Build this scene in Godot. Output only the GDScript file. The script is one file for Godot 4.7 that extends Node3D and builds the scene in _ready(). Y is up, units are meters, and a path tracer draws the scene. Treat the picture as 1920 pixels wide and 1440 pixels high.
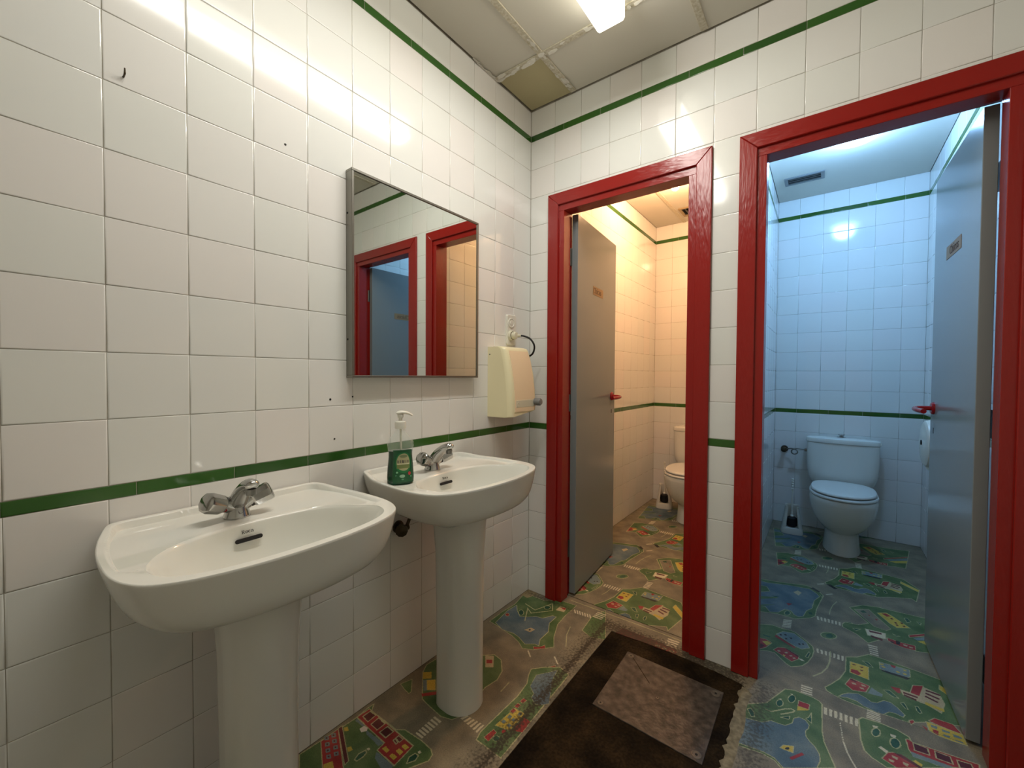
extends Node3D
# Small public washroom: tiled wall with two pedestal basins, two stalls behind red door frames.
# x runs along the door wall, z runs from the door wall towards the viewer, y is up; metres.

const TILE := 0.15
const GREEN_LOW := 0.890
const GREEN_LOW_TOP := 0.921
const GREEN_HIGH := 2.421
const GREEN_HIGH_TOP := 2.452
const CEIL := 2.58
const STALL_ONE := {"left": -0.02, "right": 0.855, "back": -2.112}
const STALL_TWO := {"left": 0.955, "right": 1.82, "back": -2.138}

var rng := RandomNumberGenerator.new()
var mats := {}
var tile_meshes := {}
var taken := {}

# ---------------------------------------------------------------- scene
const MAIN_GLOW := 2.8

func lamp_light(l: Light3D, at: Vector3, c: Color, e: float, size: float):
	l.position = at
	l.light_color = c
	l.light_energy = e
	l.light_size = size
	l.shadow_enabled = true
	if l is OmniLight3D:
		l.omni_range = 8.0
		l.omni_attenuation = 2.0
	add_child(l, true)

func _ready():
	rng.seed = 4711
	var cam := Camera3D.new()
	cam.name = "camera"
	cam.position = Vector3(1.273033, 1.174978, 1.826551)
	cam.rotation = Vector3(-0.0214103, 0.6514094, 0.0059726)
	cam.fov = rad_to_deg(2.0 * atan(720.0 / 768.802))
	cam.near = 0.02
	cam.far = 50.0
	cam.current = true
	add_child(cam)
	var env := Environment.new()
	env.background_mode = Environment.BG_COLOR
	env.background_color = Color.BLACK
	env.tonemap_mode = Environment.TONE_MAPPER_LINEAR
	env.tonemap_exposure = 1.06
	env.sdfgi_enabled = true
	env.ssao_enabled = true
	env.ssil_enabled = true
	var we := WorldEnvironment.new()
	we.name = "world_environment"
	we.environment = env
	add_child(we)
	# the long diffuser: one light in front of each of its three large faces
	for face in [[Vector3(0.612, CEIL - 0.101, 0.965), Vector3(-PI / 2, 0, 0), Vector2(0.10, 1.21), 1.26], [Vector3(0.555, CEIL - 0.054, 0.965), Vector3(0, PI / 2, 0), Vector2(1.21, 0.08), 0.06], [Vector3(0.669, CEIL - 0.054, 0.965), Vector3(0, -PI / 2, 0), Vector2(1.21, 0.08), 0.42]]:
		var area := AreaLight3D.new()
		area.name = "tube_area_light"
		area.area_size = face[2]
		area.area_normalize_energy = true
		area.area_range = 8.0
		area.rotation = face[1]
		lamp_light(area, face[0], Color(1.0, 0.985, 0.955), face[3], 0.1)
	var cold := OmniLight3D.new()
	cold.name = "dome_light"
	lamp_light(cold, Vector3(1.388, CEIL - 0.056, -1.235), Color(0.52, 0.72, 0.94), 0.75, 0.07)
	var warm := OmniLight3D.new()
	warm.name = "bulb_light"
	lamp_light(warm, Vector3(0.428, CEIL - 0.093, -1.13), Color(1.0, 0.77, 0.58), 0.62, 0.02)

	make_materials()
	build_walls()
	build_ceiling()
	build_floor()
	build_door(1, 0.117, true, "red framed doorway with a grey door opened into the warm lit stall", "Chicas")
	build_door(2, 0.995, false, "red framed doorway with a grey door opened into the blue lit stall", "Chicos")
	var bm := basin_mesh().mesh(42.0)
	build_washbasin(1.418, Vector2(0.225, 0.006), 0.830, "white pedestal basin with a bare rim, beside the bare tiles", bm, 0.018)
	build_washbasin(0.783, Vector2(0.245, -0.012), 0.8325, "white pedestal basin that holds the green soap bottle", bm, 0.016)
	build_mirror()
	build_dryer()
	build_socket()
	build_soap()
	build_valve()
	build_toilet(Vector3(0.412, 0, STALL_ONE.back + 0.0005), "white toilet with closed lid in the warm lit stall")
	build_toilet(Vector3(1.383, 0, STALL_TWO.back + 0.0005), "white toilet with closed lid in the blue lit stall")
	build_supply()
	build_brush(Vector3(0.150, 0, -1.905), 0.25, "in the warm lit stall")
	build_brush(Vector3(1.094, 0, -1.905), 0.12, "in the blue lit stall")
	build_dispenser()
	build_lamps()
	build_vent(VENT_TWO, "grey slotted air vent on the ceiling of the blue lit stall", true)
	build_vent(VENT_ONE, "tan slotted air vent on the ceiling of the warm lit stall", false)
	build_cover()
	build_hook()
	build_scrap()

# ---------------------------------------------------------------- geometry
class Geo:
	var v := PackedVector3Array()
	var t := PackedInt32Array()
	var uv := PackedVector2Array()
	func put(vs: PackedVector3Array, ts: PackedInt32Array, closed := true, uvs := PackedVector2Array()):
		var vol := 0.0
		if closed:
			var c := Vector3.ZERO
			for p in vs: c += p
			c /= maxf(1.0, vs.size())
			for i in range(0, ts.size(), 3):
				vol += (vs[ts[i]] - c).dot((vs[ts[i + 1]] - c).cross(vs[ts[i + 2]] - c))
		var base := v.size()
		v.append_array(vs)
		if uvs.size() == vs.size():
			while uv.size() < base: uv.append(Vector2.ZERO)
			uv.append_array(uvs)
		for i in range(0, ts.size(), 3):
			if vol < 0.0:
				t.append(base + ts[i]); t.append(base + ts[i + 2]); t.append(base + ts[i + 1])
			else:
				t.append(base + ts[i]); t.append(base + ts[i + 1]); t.append(base + ts[i + 2])
	func quad_face(ts: PackedInt32Array, a: int, b: int, c: int, d: int):
		ts.append_array([a, b, c, a, c, d])
	func box(lo: Vector3, hi: Vector3, b := 0.0):
		b = minf(b, 0.49 * minf(hi.x - lo.x, minf(hi.y - lo.y, hi.z - lo.z)))
		var vs := PackedVector3Array()
		var ts := PackedInt32Array()
		if b <= 0.0:
			for i in 8:
				vs.append(Vector3(hi.x if i & 1 else lo.x, hi.y if i & 2 else lo.y, hi.z if i & 4 else lo.z))
			for q in [[0, 2, 3, 1], [4, 5, 7, 6], [0, 1, 5, 4], [2, 6, 7, 3], [0, 4, 6, 2], [1, 3, 7, 5]]:
				quad_face(ts, q[0], q[1], q[2], q[3])
			put(vs, ts)
			return
		for i in 8:
			var s := Vector3(1 if i & 1 else -1, 1 if i & 2 else -1, 1 if i & 4 else -1)
			var p := Vector3(hi.x if i & 1 else lo.x, hi.y if i & 2 else lo.y, hi.z if i & 4 else lo.z)
			vs.append(p - Vector3(0, s.y, s.z) * b)
			vs.append(p - Vector3(s.x, 0, s.z) * b)
			vs.append(p - Vector3(s.x, s.y, 0) * b)
		var k := func(i: int, a: int) -> int: return i * 3 + a
		for q in [[4, 6, 2, 0, 0], [1, 3, 7, 5, 0], [0, 1, 5, 4, 1], [2, 6, 7, 3, 1], [0, 2, 3, 1, 2], [4, 5, 7, 6, 2]]:
			quad_face(ts, k.call(q[0], q[4]), k.call(q[1], q[4]), k.call(q[2], q[4]), k.call(q[3], q[4]))
		# winding of the six faces is made alike through the outward test below
		for e in [[0, 1], [2, 3], [4, 5], [6, 7]]:
			quad_face(ts, k.call(e[0], 1), k.call(e[1], 1), k.call(e[1], 2), k.call(e[0], 2))
		for e in [[0, 2], [1, 3], [4, 6], [5, 7]]:
			quad_face(ts, k.call(e[0], 0), k.call(e[1], 0), k.call(e[1], 2), k.call(e[0], 2))
		for e in [[0, 4], [1, 5], [2, 6], [3, 7]]:
			quad_face(ts, k.call(e[0], 0), k.call(e[1], 0), k.call(e[1], 1), k.call(e[0], 1))
		for i in 8:
			ts.append_array([k.call(i, 0), k.call(i, 1), k.call(i, 2)])
		var c := (lo + hi) * 0.5
		for i in range(0, ts.size(), 3):
			var n := (vs[ts[i + 1]] - vs[ts[i]]).cross(vs[ts[i + 2]] - vs[ts[i]])
			if n.dot((vs[ts[i]] + vs[ts[i + 1]] + vs[ts[i + 2]]) / 3.0 - c) < 0.0:
				var w := ts[i + 1]; ts[i + 1] = ts[i + 2]; ts[i + 2] = w
		put(vs, ts, false)
	func loft(rings: Array, cap0 := true, cap1 := true):
		var n: int = rings[0].size()
		var vs := PackedVector3Array()
		var ts := PackedInt32Array()
		for r in rings: vs.append_array(r)
		for i in rings.size() - 1:
			for j in n:
				var a := i * n + j
				var b := i * n + (j + 1) % n
				quad_face(ts, a, b, b + n, a + n)
		if cap0:
			var c := Vector3.ZERO
			for p in rings[0]: c += p
			vs.append(c / n)
			for j in n: ts.append_array([vs.size() - 1, (j + 1) % n, j])
		if cap1:
			var c := Vector3.ZERO
			var o: int = (rings.size() - 1) * n
			for p in rings[-1]: c += p
			vs.append(c / n)
			for j in n: ts.append_array([vs.size() - 1, o + j, o + (j + 1) % n])
		put(vs, ts)
	func lathe(profile: Array, at := Vector3.ZERO, sides := 24, axis := Vector3.UP, squash := 1.0):
		var side := axis.cross(Vector3(0.31, 0.2, 0.93)).normalized() if absf(axis.y) < 0.99 else Vector3.RIGHT
		var other := axis.cross(side).normalized()
		var rings := []
		for p in profile:
			var r := PackedVector3Array()
			for j in sides:
				var a := TAU * j / sides
				r.append(at + axis * p.y + (side * cos(a) + other * sin(a) * squash) * maxf(p.x, 0.00005))
			rings.append(r)
		loft(rings)
	func tube(path: Array, radii, sides := 14, flat := 1.0):
		var rings := []
		var up := Vector3.UP
		for i in path.size():
			var d: Vector3 = (path[mini(i + 1, path.size() - 1)] - path[maxi(i - 1, 0)]).normalized()
			var s := d.cross(up)
			if s.length() < 0.05: s = d.cross(Vector3.RIGHT)
			s = s.normalized()
			var u := s.cross(d).normalized()
			var r: float = radii[i] if radii is Array else radii
			var ring := PackedVector3Array()
			for j in sides:
				var a := TAU * j / sides
				ring.append(path[i] + (s * cos(a) + u * sin(a) * flat) * r)
			rings.append(ring)
			up = u
		loft(rings)
	func prism(poly: PackedVector2Array, z0: float, z1: float, b := 0.0):
		# convex outline in x, y pushed from z0 to z1, front edge chamfered by b
		var n := poly.size()
		var area := 0.0
		for i in n: area += poly[i].cross(poly[(i + 1) % n])
		var ins := PackedVector2Array()
		for i in n:
			var p := poly[(i + n - 1) % n]; var q := poly[i]; var r := poly[(i + 1) % n]
			var e1 := (q - p).normalized(); var e2 := (r - q).normalized()
			var n1 := Vector2(-e1.y, e1.x) * signf(area); var n2 := Vector2(-e2.y, e2.x) * signf(area)
			ins.append(q + (n1 + n2) * (b / (1.0 + n1.dot(n2))))
		var rings := []
		for st in [[poly, z0], [poly, z1 - b], [ins, z1]]:
			var ring := PackedVector3Array()
			for p in st[0]: ring.append(Vector3(p.x, p.y, st[1]))
			rings.append(ring)
		loft(rings)
	func ball(c: Vector3, r: Vector3, sides := 16):
		var prof := []
		for i in 9:
			var a := PI * i / 8.0
			prof.append(Vector2(sin(a), -cos(a)))
		var rings := []
		for p in prof:
			var ring := PackedVector3Array()
			for j in sides:
				var a := TAU * j / sides
				ring.append(c + Vector3(cos(a) * maxf(p.x, 0.001) * r.x, p.y * r.y, sin(a) * maxf(p.x, 0.001) * r.z))
			rings.append(ring)
		loft(rings)
	func mesh(crease := 38.0) -> ArrayMesh:
		var lim := cos(deg_to_rad(crease))
		var nf := t.size() / 3
		var fn := PackedVector3Array(); var fa := PackedFloat32Array()
		var adj := []
		adj.resize(v.size())
		for f in nf:
			var c := (v[t[f * 3 + 1]] - v[t[f * 3]]).cross(v[t[f * 3 + 2]] - v[t[f * 3]])
			fa.append(c.length()); fn.append(c.normalized())
			for k in 3:
				var i := t[f * 3 + k]
				if adj[i] == null: adj[i] = PackedInt32Array()
				adj[i].append(f)
		var ov := PackedVector3Array(); var on := PackedVector3Array(); var ou := PackedVector2Array()
		var has_uv := uv.size() > 0
		while has_uv and uv.size() < v.size(): uv.append(Vector2.ZERO)
		for f in nf:
			if fa[f] < 1e-14: continue
			for k in [0, 2, 1]:
				var i := t[f * 3 + k]
				var n := Vector3.ZERO
				for g in adj[i]:
					if fn[g].dot(fn[f]) > lim: n += fn[g] * fa[g]
				ov.append(v[i]); on.append(n.normalized() if n.length() > 1e-14 else fn[f])
				if has_uv: ou.append(uv[i])
		var arr := []
		arr.resize(Mesh.ARRAY_MAX)
		arr[Mesh.ARRAY_VERTEX] = ov
		arr[Mesh.ARRAY_NORMAL] = on
		if has_uv: arr[Mesh.ARRAY_TEX_UV] = ou
		var m := ArrayMesh.new()
		m.add_surface_from_arrays(Mesh.PRIMITIVE_TRIANGLES, arr)
		return m

func rounded(cx: float, cz: float, hx: float, hz: float, y: float, power := 2.6, n := 48) -> PackedVector3Array:
	var r := PackedVector3Array()
	for j in n:
		var a := TAU * j / n
		var c := cos(a); var s := sin(a)
		r.append(Vector3(cx + hx * signf(c) * pow(absf(c), 2.0 / power), y, cz + hz * signf(s) * pow(absf(s), 2.0 / power)))
	return r

func smooth_path(pts: Array, steps := 6) -> Array:
	var o := []
	for i in pts.size() - 1:
		var p0 = pts[maxi(i - 1, 0)]; var p1 = pts[i]; var p2 = pts[i + 1]; var p3 = pts[mini(i + 2, pts.size() - 1)]
		for k in steps:
			o.append(p1.cubic_interpolate(p2, p0, p3, float(k) / steps))
	o.append(pts[-1])
	return o

# ---------------------------------------------------------------- nodes
func numbered(called: String) -> String:
	if not taken.has(called):
		taken[called] = 0
		return called
	taken[called] += 1
	return "%s_%03d" % [called, taken[called]]

func obj(called: String, g, m: Material, parent: Node = null, crease := 38.0) -> MeshInstance3D:
	var o := MeshInstance3D.new()
	o.mesh = g.mesh(crease) if g is Geo else g
	o.material_override = m
	o.cast_shadow = GeometryInstance3D.SHADOW_CASTING_SETTING_ON
	if parent:
		o.name = called
		parent.add_child(o, true)
	else:
		o.name = numbered(called)
		add_child(o, true)
	return o

func tag(o: Node, label: String, category: String, group := "", kind := ""):
	o.set_meta("label", label)
	o.set_meta("category", category)
	if group: o.set_meta("group", group)
	if kind: o.set_meta("kind", kind)

func thing(called: String, label: String, category: String, at := Vector3.ZERO, turn := 0.0, group := "", kind := "") -> Node3D:
	var o := Node3D.new()
	o.name = numbered(called)
	add_child(o, true)
	o.position = at
	o.rotation.y = turn
	tag(o, label, category, group, kind)
	return o

func group_node(called: String, parent: Node3D, at := Vector3.ZERO, turn := 0.0) -> Node3D:
	var o := Node3D.new()
	o.name = called
	parent.add_child(o, true)
	o.position = at
	o.rotation.y = turn
	return o

# ---------------------------------------------------------------- materials
func c8(r: int, g: int, b: int) -> Color: return Color(r / 255.0, g / 255.0, b / 255.0)

func plain(called: String, c: Color, rough := 0.5, metal := 0.0, spec := 0.5) -> StandardMaterial3D:
	var m := StandardMaterial3D.new()
	m.resource_name = called
	m.albedo_color = c
	m.roughness = rough
	m.metallic = metal
	m.metallic_specular = spec
	mats[called] = m
	return m

func noise_tex(freq: float, lo: Color, hi: Color, size := 512, seed_ := 1, octaves := 4) -> NoiseTexture2D:
	var n := FastNoiseLite.new()
	n.seed = seed_
	n.frequency = freq
	n.fractal_octaves = octaves
	var t := NoiseTexture2D.new()
	t.width = size; t.height = size
	t.seamless = true
	t.noise = n
	var g := Gradient.new()
	g.set_color(0, lo); g.set_color(1, hi)
	t.color_ramp = g
	return t

func noise_normal(freq: float, strength: float, size := 512, seed_ := 3, octaves := 3) -> NoiseTexture2D:
	var n := FastNoiseLite.new()
	n.seed = seed_
	n.frequency = freq
	n.fractal_octaves = octaves
	var t := NoiseTexture2D.new()
	t.width = size; t.height = size
	t.seamless = true
	t.as_normal_map = true
	t.bump_strength = strength
	t.noise = n
	return t

func triplanar(m: StandardMaterial3D, scale: Vector3, world := true):
	m.uv1_triplanar = true
	m.uv1_world_triplanar = world
	m.uv1_scale = scale

func make_materials():
	var m: StandardMaterial3D
	var tints := [c8(232, 231, 227), c8(230, 231, 226), c8(233, 230, 226), c8(229, 230, 226)]
	for i in 4:
		plain("glazed_tile_%d" % i, tints[i], 0.10, 0.0, 0.5)
	plain("green_glaze", c8(52, 96, 36), 0.14)
	plain("green_glaze_dark", c8(45, 86, 33), 0.14)
	m = plain("grout", c8(168, 160, 142), 0.9)
	m.albedo_color = Color.WHITE
	m.albedo_texture = noise_tex(0.03, c8(150, 144, 130), c8(190, 185, 172), 256, 8)
	triplanar(m, Vector3(1.7, 1.7, 1.7))
	m = plain("red_gloss", c8(146, 26, 20), 0.24)
	m.normal_enabled = true
	m.normal_texture = noise_normal(0.03, 4.0, 512, 11, 3)
	m.normal_scale = 0.16
	triplanar(m, Vector3(6.0, 0.7, 6.0))
	m = plain("red_gloss_across", c8(146, 26, 20), 0.24)
	m.normal_enabled = true
	m.normal_texture = mats["red_gloss"].normal_texture
	m.normal_scale = 0.16
	triplanar(m, Vector3(0.7, 6.0, 6.0))
	plain("door_grey", c8(128, 135, 136), 0.19)
	plain("ceramic", c8(228, 228, 220), 0.07, 0.0, 0.55)
	plain("seat_plastic", c8(230, 230, 224), 0.16)
	plain("chrome", Color(0.72, 0.72, 0.71), 0.13, 1.0)
	plain("screw_worn", Color(0.46, 0.42, 0.37), 0.5, 0.6)
	plain("chrome_dull", Color(0.5, 0.5, 0.49), 0.3, 1.0)
	m = plain("steel_frame", Color(0.56, 0.55, 0.52), 0.38, 1.0)
	plain("mirror_glass", Color(0.86, 0.88, 0.86), 0.015, 1.0)
	plain("hole_dark", c8(14, 12, 10), 0.8)  # near-black: shade inside holes put into colour; also dark screws and lock
	plain("rubber_black", c8(16, 15, 15), 0.45)
	plain("red_plastic", c8(150, 14, 26), 0.22)
	plain("cream_plastic", c8(238, 229, 190), 0.34)
	plain("dryer_front_beige", c8(238, 216, 182), 0.34)
	plain("white_plastic", c8(226, 224, 212), 0.3)
	plain("ivory_plastic", c8(216, 212, 190), 0.3)
	plain("grey_plastic", c8(120, 122, 122), 0.3)
	plain("brass_dark", Color(0.30, 0.26, 0.20), 0.42, 0.8)
	plain("bristle_black", c8(10, 10, 11), 0.75)
	plain("paper_white", c8(214, 208, 198), 0.8)
	plain("ceiling_paint", c8(212, 208, 195), 0.85)
	m = plain("ceiling_yellowed", c8(190, 180, 142), 0.85)
	m = plain("ceiling_strip", c8(205, 200, 184), 0.75)
	m.albedo_color = Color.WHITE
	m.albedo_texture = noise_tex(0.04, c8(178, 168, 140), c8(222, 218, 206), 512, 29)
	triplanar(m, Vector3(3, 3, 3))
	plain("vent_slat", c8(64, 64, 62), 0.6)
	plain("vent_tan", c8(150, 130, 96), 0.5)
	plain("flake", c8(224, 221, 210), 0.8)
	plain("wall_white", c8(222, 219, 208), 0.35)
	m = plain("concrete_dark", Color.WHITE, 0.8, 0.0, 0.2)
	m.albedo_texture = noise_tex(0.007, c8(24, 18, 11), c8(74, 58, 37), 512, 31, 6)
	m.detail_enabled = true
	m.detail_albedo = noise_tex(0.10, Color(0.62, 0.6, 0.56), Color(1, 1, 1), 512, 32, 4)
	m.detail_blend_mode = BaseMaterial3D.BLEND_MODE_MUL
	m.normal_enabled = true
	m.normal_texture = noise_normal(0.05, 6.0, 512, 33, 5)
	m.normal_scale = 0.35
	triplanar(m, Vector3(1.6, 1.6, 1.6))
	m = plain("plate_steel", Color.WHITE, 0.48, 0.25)
	m.albedo_texture = noise_tex(0.020, c8(46, 41, 36), c8(112, 99, 87), 512, 37, 6)
	m.normal_enabled = true
	m.normal_texture = noise_normal(0.06, 5.0, 512, 38, 4)
	m.normal_scale = 0.2
	triplanar(m, Vector3(2.2, 2.2, 2.2))
	m = plain("glue_tan", Color.WHITE, 0.9)
	m.albedo_texture = noise_tex(0.05, c8(104, 92, 70), c8(160, 146, 116), 256, 41, 5)
	triplanar(m, Vector3(3, 3, 3))
	m = plain("sign_tan", c8(152, 124, 86), 0.5)
	plain("sign_ink", c8(84, 58, 36), 0.6)
	plain("logo_ink", c8(62, 60, 56), 0.5)
	m = plain("clear_bottle", Color(0.93, 0.98, 0.95, 0.16), 0.04)
	m.transparency = BaseMaterial3D.TRANSPARENCY_ALPHA
	plain("green_soap", c8(6, 62, 38), 0.08)
	lamp_glow("tube_glow", Color(1.0, 0.97, 0.88), MAIN_GLOW)
	lamp_glow("cold_glow", Color(0.72, 0.88, 1.0), 6.0)
	lamp_glow("warm_glow", Color(1.0, 0.78, 0.48), 26.0)

func lamp_glow(called: String, c: Color, e: float):
	var m := plain(called, Color(0.9, 0.9, 0.88), 0.4)
	m.emission_enabled = true
	m.emission = c
	m.emission_energy_multiplier = e

# ---------------------------------------------------------------- tiled walls
func tile_mesh(w: float, h: float) -> ArrayMesh:
	var key := Vector2i(roundi(w * 2000), roundi(h * 2000))
	if tile_meshes.has(key): return tile_meshes[key]
	var a := w * 0.5 - 0.0007; var b := h * 0.5 - 0.0007
	var e := minf(0.0032, minf(a, b) * 0.4)
	var pos := PackedVector3Array(); var nor := PackedVector3Array(); var idx := PackedInt32Array()
	var sg := [Vector2(-1, -1), Vector2(1, -1), Vector2(1, 1), Vector2(-1, 1)]
	for s in sg:
		pos.append(Vector3(s.x * (a - e), s.y * (b - e), 0)); nor.append(Vector3(s.x * 0.004, s.y * 0.004, 1).normalized())
	for s in sg:
		pos.append(Vector3(s.x * (a - 0.0006), s.y * (b - 0.0006), -0.0005)); nor.append(Vector3(s.x * 0.24, s.y * 0.24, 0.94).normalized())
	for s in sg:
		pos.append(Vector3(s.x * a, s.y * b, -0.0012)); nor.append(Vector3(s.x * 0.6, s.y * 0.6, 0.45).normalized())
	for s in sg:
		pos.append(Vector3(s.x * a, s.y * b, -0.0045)); nor.append(Vector3(s.x * 0.7, s.y * 0.7, 0.1).normalized())
	idx.append_array([0, 2, 1, 0, 3, 2])
	for r in 3:
		for k in 4:
			var p := r * 4 + k; var q := r * 4 + (k + 1) % 4
			idx.append_array([p, q, q + 4, p, q + 4, p + 4])
	var arr := []
	arr.resize(Mesh.ARRAY_MAX)
	arr[Mesh.ARRAY_VERTEX] = pos; arr[Mesh.ARRAY_NORMAL] = nor; arr[Mesh.ARRAY_INDEX] = idx
	var m := ArrayMesh.new()
	m.add_surface_from_arrays(Mesh.PRIMITIVE_TRIANGLES, arr)
	tile_meshes[key] = m
	return m

func place_tile(parent: Node3D, called: String, axis: String, turn: float, plane: float, u0: float, u1: float, y0: float, y1: float, m: Material):
	if u1 - u0 < 0.006 or y1 - y0 < 0.006: return
	var o := MeshInstance3D.new()
	o.mesh = tile_mesh(u1 - u0, y1 - y0)
	o.material_override = m
	o.name = called
	parent.add_child(o, true)
	var u := (u0 + u1) * 0.5; var y := (y0 + y1) * 0.5
	o.position = Vector3(u, y, plane) if axis == "x" else Vector3(plane, y, u)
	o.rotation = Vector3(rng.randf_range(-0.0014, 0.0014), turn + rng.randf_range(-0.0014, 0.0014), 0)

func tile_rows() -> Array:
	var rows := []
	var y := GREEN_LOW
	while y > 0.0:
		rows.append([maxf(0.0, y - TILE), y]); y -= TILE
	y = GREEN_LOW_TOP
	for k in 10:
		rows.append([y, y + TILE]); y += TILE
	rows.append([GREEN_HIGH_TOP, CEIL])
	return rows

# axis: which way the wall runs ("x" or "z"); turn: which way it faces; first: place of one upright joint
func tile_wall(parent: Node3D, axis: String, turn: float, plane: float, u0: float, u1: float, first: float, openings := [], listel_from := 0.0):
	var cuts := [u0]
	var u := first - ceilf((first - u0) / TILE) * TILE
	while u < u1 - 0.004:
		if u > u0 + 0.004: cuts.append(u)
		u += TILE
	cuts.append(u1)
	for row in tile_rows():
		for i in cuts.size() - 1:
			for r in minus(cuts[i], cuts[i + 1], row[0], row[1], openings):
				place_tile(parent, "tile", axis, turn, plane, r[0], r[1], r[2], r[3], mats["glazed_tile_%d" % rng.randi_range(0, 3)])
	for g in [[GREEN_LOW, GREEN_LOW_TOP], [GREEN_HIGH, GREEN_HIGH_TOP]]:
		u = listel_from + floorf((u0 - listel_from) / 0.2) * 0.2
		while u < u1 - 0.004:
			for r in minus(maxf(u, u0), minf(u + 0.2, u1), g[0], g[1], openings):
				place_tile(parent, "green_border_tile", axis, turn, plane, r[0], r[1], r[2], r[3], mats["green_glaze"] if rng.randf() < 0.8 else mats["green_glaze_dark"])
			u += 0.2

func minus(a0: float, a1: float, y0: float, y1: float, openings: Array) -> Array:
	var todo := [[a0, a1, y0, y1]]
	for o in openings:
		var next := []
		for r in todo:
			if r[1] <= o[0] or r[0] >= o[1] or r[2] >= o[2]:
				next.append(r)
				continue
			if r[3] > o[2]: next.append([r[0], r[1], o[2], r[3]])
			var top: float = minf(r[3], o[2])
			if r[0] < o[0]: next.append([r[0], o[0], r[2], top])
			if r[1] > o[1]: next.append([o[1], r[1], r[2], top])
		todo = next
	return todo

func wall(called: String, label: String, boxes: Array, m: Material) -> Node3D:
	var g := Geo.new()
	for b in boxes: g.box(b[0], b[1])
	var o := obj(called, g, m)
	tag(o, label, "wall", "", "structure")
	return o

func build_walls():
	var grout: Material = mats["grout"]
	var e := 0.0016
	var w := wall("wall_left", "white tiled wall behind the two basins with two green borders", [[Vector3(-0.12, 0, -0.0985), Vector3(-e, 2.62, 2.75)]], grout)
	tile_wall(w, "z", PI / 2, 0.0, 0.0, 2.10, 0.147, [], 0.0)
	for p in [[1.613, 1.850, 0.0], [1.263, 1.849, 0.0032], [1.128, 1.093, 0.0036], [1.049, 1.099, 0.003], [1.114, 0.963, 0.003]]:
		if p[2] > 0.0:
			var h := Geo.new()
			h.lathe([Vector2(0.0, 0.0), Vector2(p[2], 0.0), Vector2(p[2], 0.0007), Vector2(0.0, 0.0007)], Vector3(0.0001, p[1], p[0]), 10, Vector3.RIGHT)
			obj("drill_hole_shade", h, mats["hole_dark"], w)  # dark discs on the glaze, hole shade put into their colour
	# the wall with the two doorways
	var d1 := [0.168, 0.850, 2.058]; var d2 := [1.046, 1.728, 2.058]
	w = wall("wall_back", "white tiled wall with the two red framed doorways", [
		[Vector3(-e, 0, -0.0985), Vector3(d1[0], 2.62, -e)], [Vector3(d1[1], 0, -0.0985), Vector3(d2[0], 2.62, -e)],
		[Vector3(d2[1], 0, -0.0985), Vector3(2.05, 2.62, -e)], [Vector3(d1[0], d1[2], -0.0985), Vector3(d1[1], 2.62, -e)], [Vector3(d2[0], d2[2], -0.0985), Vector3(d2[1], 2.62, -e)]], grout)
	tile_wall(w, "x", 0.0, 0.0, 0.0, 1.95, 0.1485, [[0.178, 0.840, 2.048], [1.056, 1.718, 2.048]], 0.0)
	wall("wall_right", "plain white wall to the right of the doorways", [[Vector3(2.05, 0, -0.0985), Vector3(2.17, 2.62, 2.75)]], mats["wall_white"])
	wall("wall_front", "plain white wall facing the doorways", [[Vector3(-0.12, 0, 2.75), Vector3(2.17, 2.62, 2.87)]], mats["wall_white"])
	# stall walls
	var a := STALL_ONE; var b := STALL_TWO
	w = wall("wall_stall_left", "white tiled side wall of the warm lit stall beside the open door leaf", [[Vector3(-0.14, 0, -2.26), Vector3(a.left - e, 2.62, -0.0985)]], grout)
	tile_wall(w, "z", PI / 2, a.left, a.back, -0.0985, a.back, [], a.back)
	w = wall("wall_stall_back", "white tiled end wall behind the two toilets", [[Vector3(a.left - e, 0, -2.26), Vector3(a.right + 0.05, 2.62, a.back - e)], [Vector3(b.left - 0.05, 0, -2.26), Vector3(b.right + e, 2.62, b.back - e)]], grout)
	tile_wall(w, "x", 0.0, a.back, a.left, a.right, 0.13, [], a.left)
	tile_wall(w, "x", 0.0, b.back, b.left, b.right, 1.0955, [], 0.9)
	w = wall("wall_partition", "white tiled partition between the two stalls", [[Vector3(a.right + e, 0, -2.2), Vector3(b.left - e, 2.62, -0.0985)]], grout)
	tile_wall(w, "z", -PI / 2, a.right, a.back, -0.0985, a.back, [], a.back)
	tile_wall(w, "z", PI / 2, b.left, b.back, -0.0985, b.back, [], b.back)
	w = wall("wall_stall_right", "white tiled side wall of the blue lit stall behind the open door leaf", [[Vector3(b.right + e, 0, -2.26), Vector3(1.95, 2.62, -0.0985)]], grout)
	tile_wall(w, "z", -PI / 2, b.right, b.back, -0.0985, b.back, [], b.back)

# ---------------------------------------------------------------- ceiling
const VENT_ONE := [0.268, 0.498, -1.968, -1.768]
const VENT_TWO := [1.018, 1.249, -1.812, -1.676]

# a slab with a rectangular hole through it
func slab_with_hole(g: Geo, lo: Vector3, hi: Vector3, vent: Array):
	var f := 0.020
	var a: float = vent[0] + f; var b: float = vent[1] - f; var c: float = vent[2] + f; var d: float = vent[3] - f
	g.box(lo, Vector3(a, hi.y, hi.z))
	g.box(Vector3(b, lo.y, lo.z), hi)
	g.box(Vector3(a, lo.y, lo.z), Vector3(b, hi.y, c))
	g.box(Vector3(a, lo.y, d), Vector3(b, hi.y, hi.z))

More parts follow.
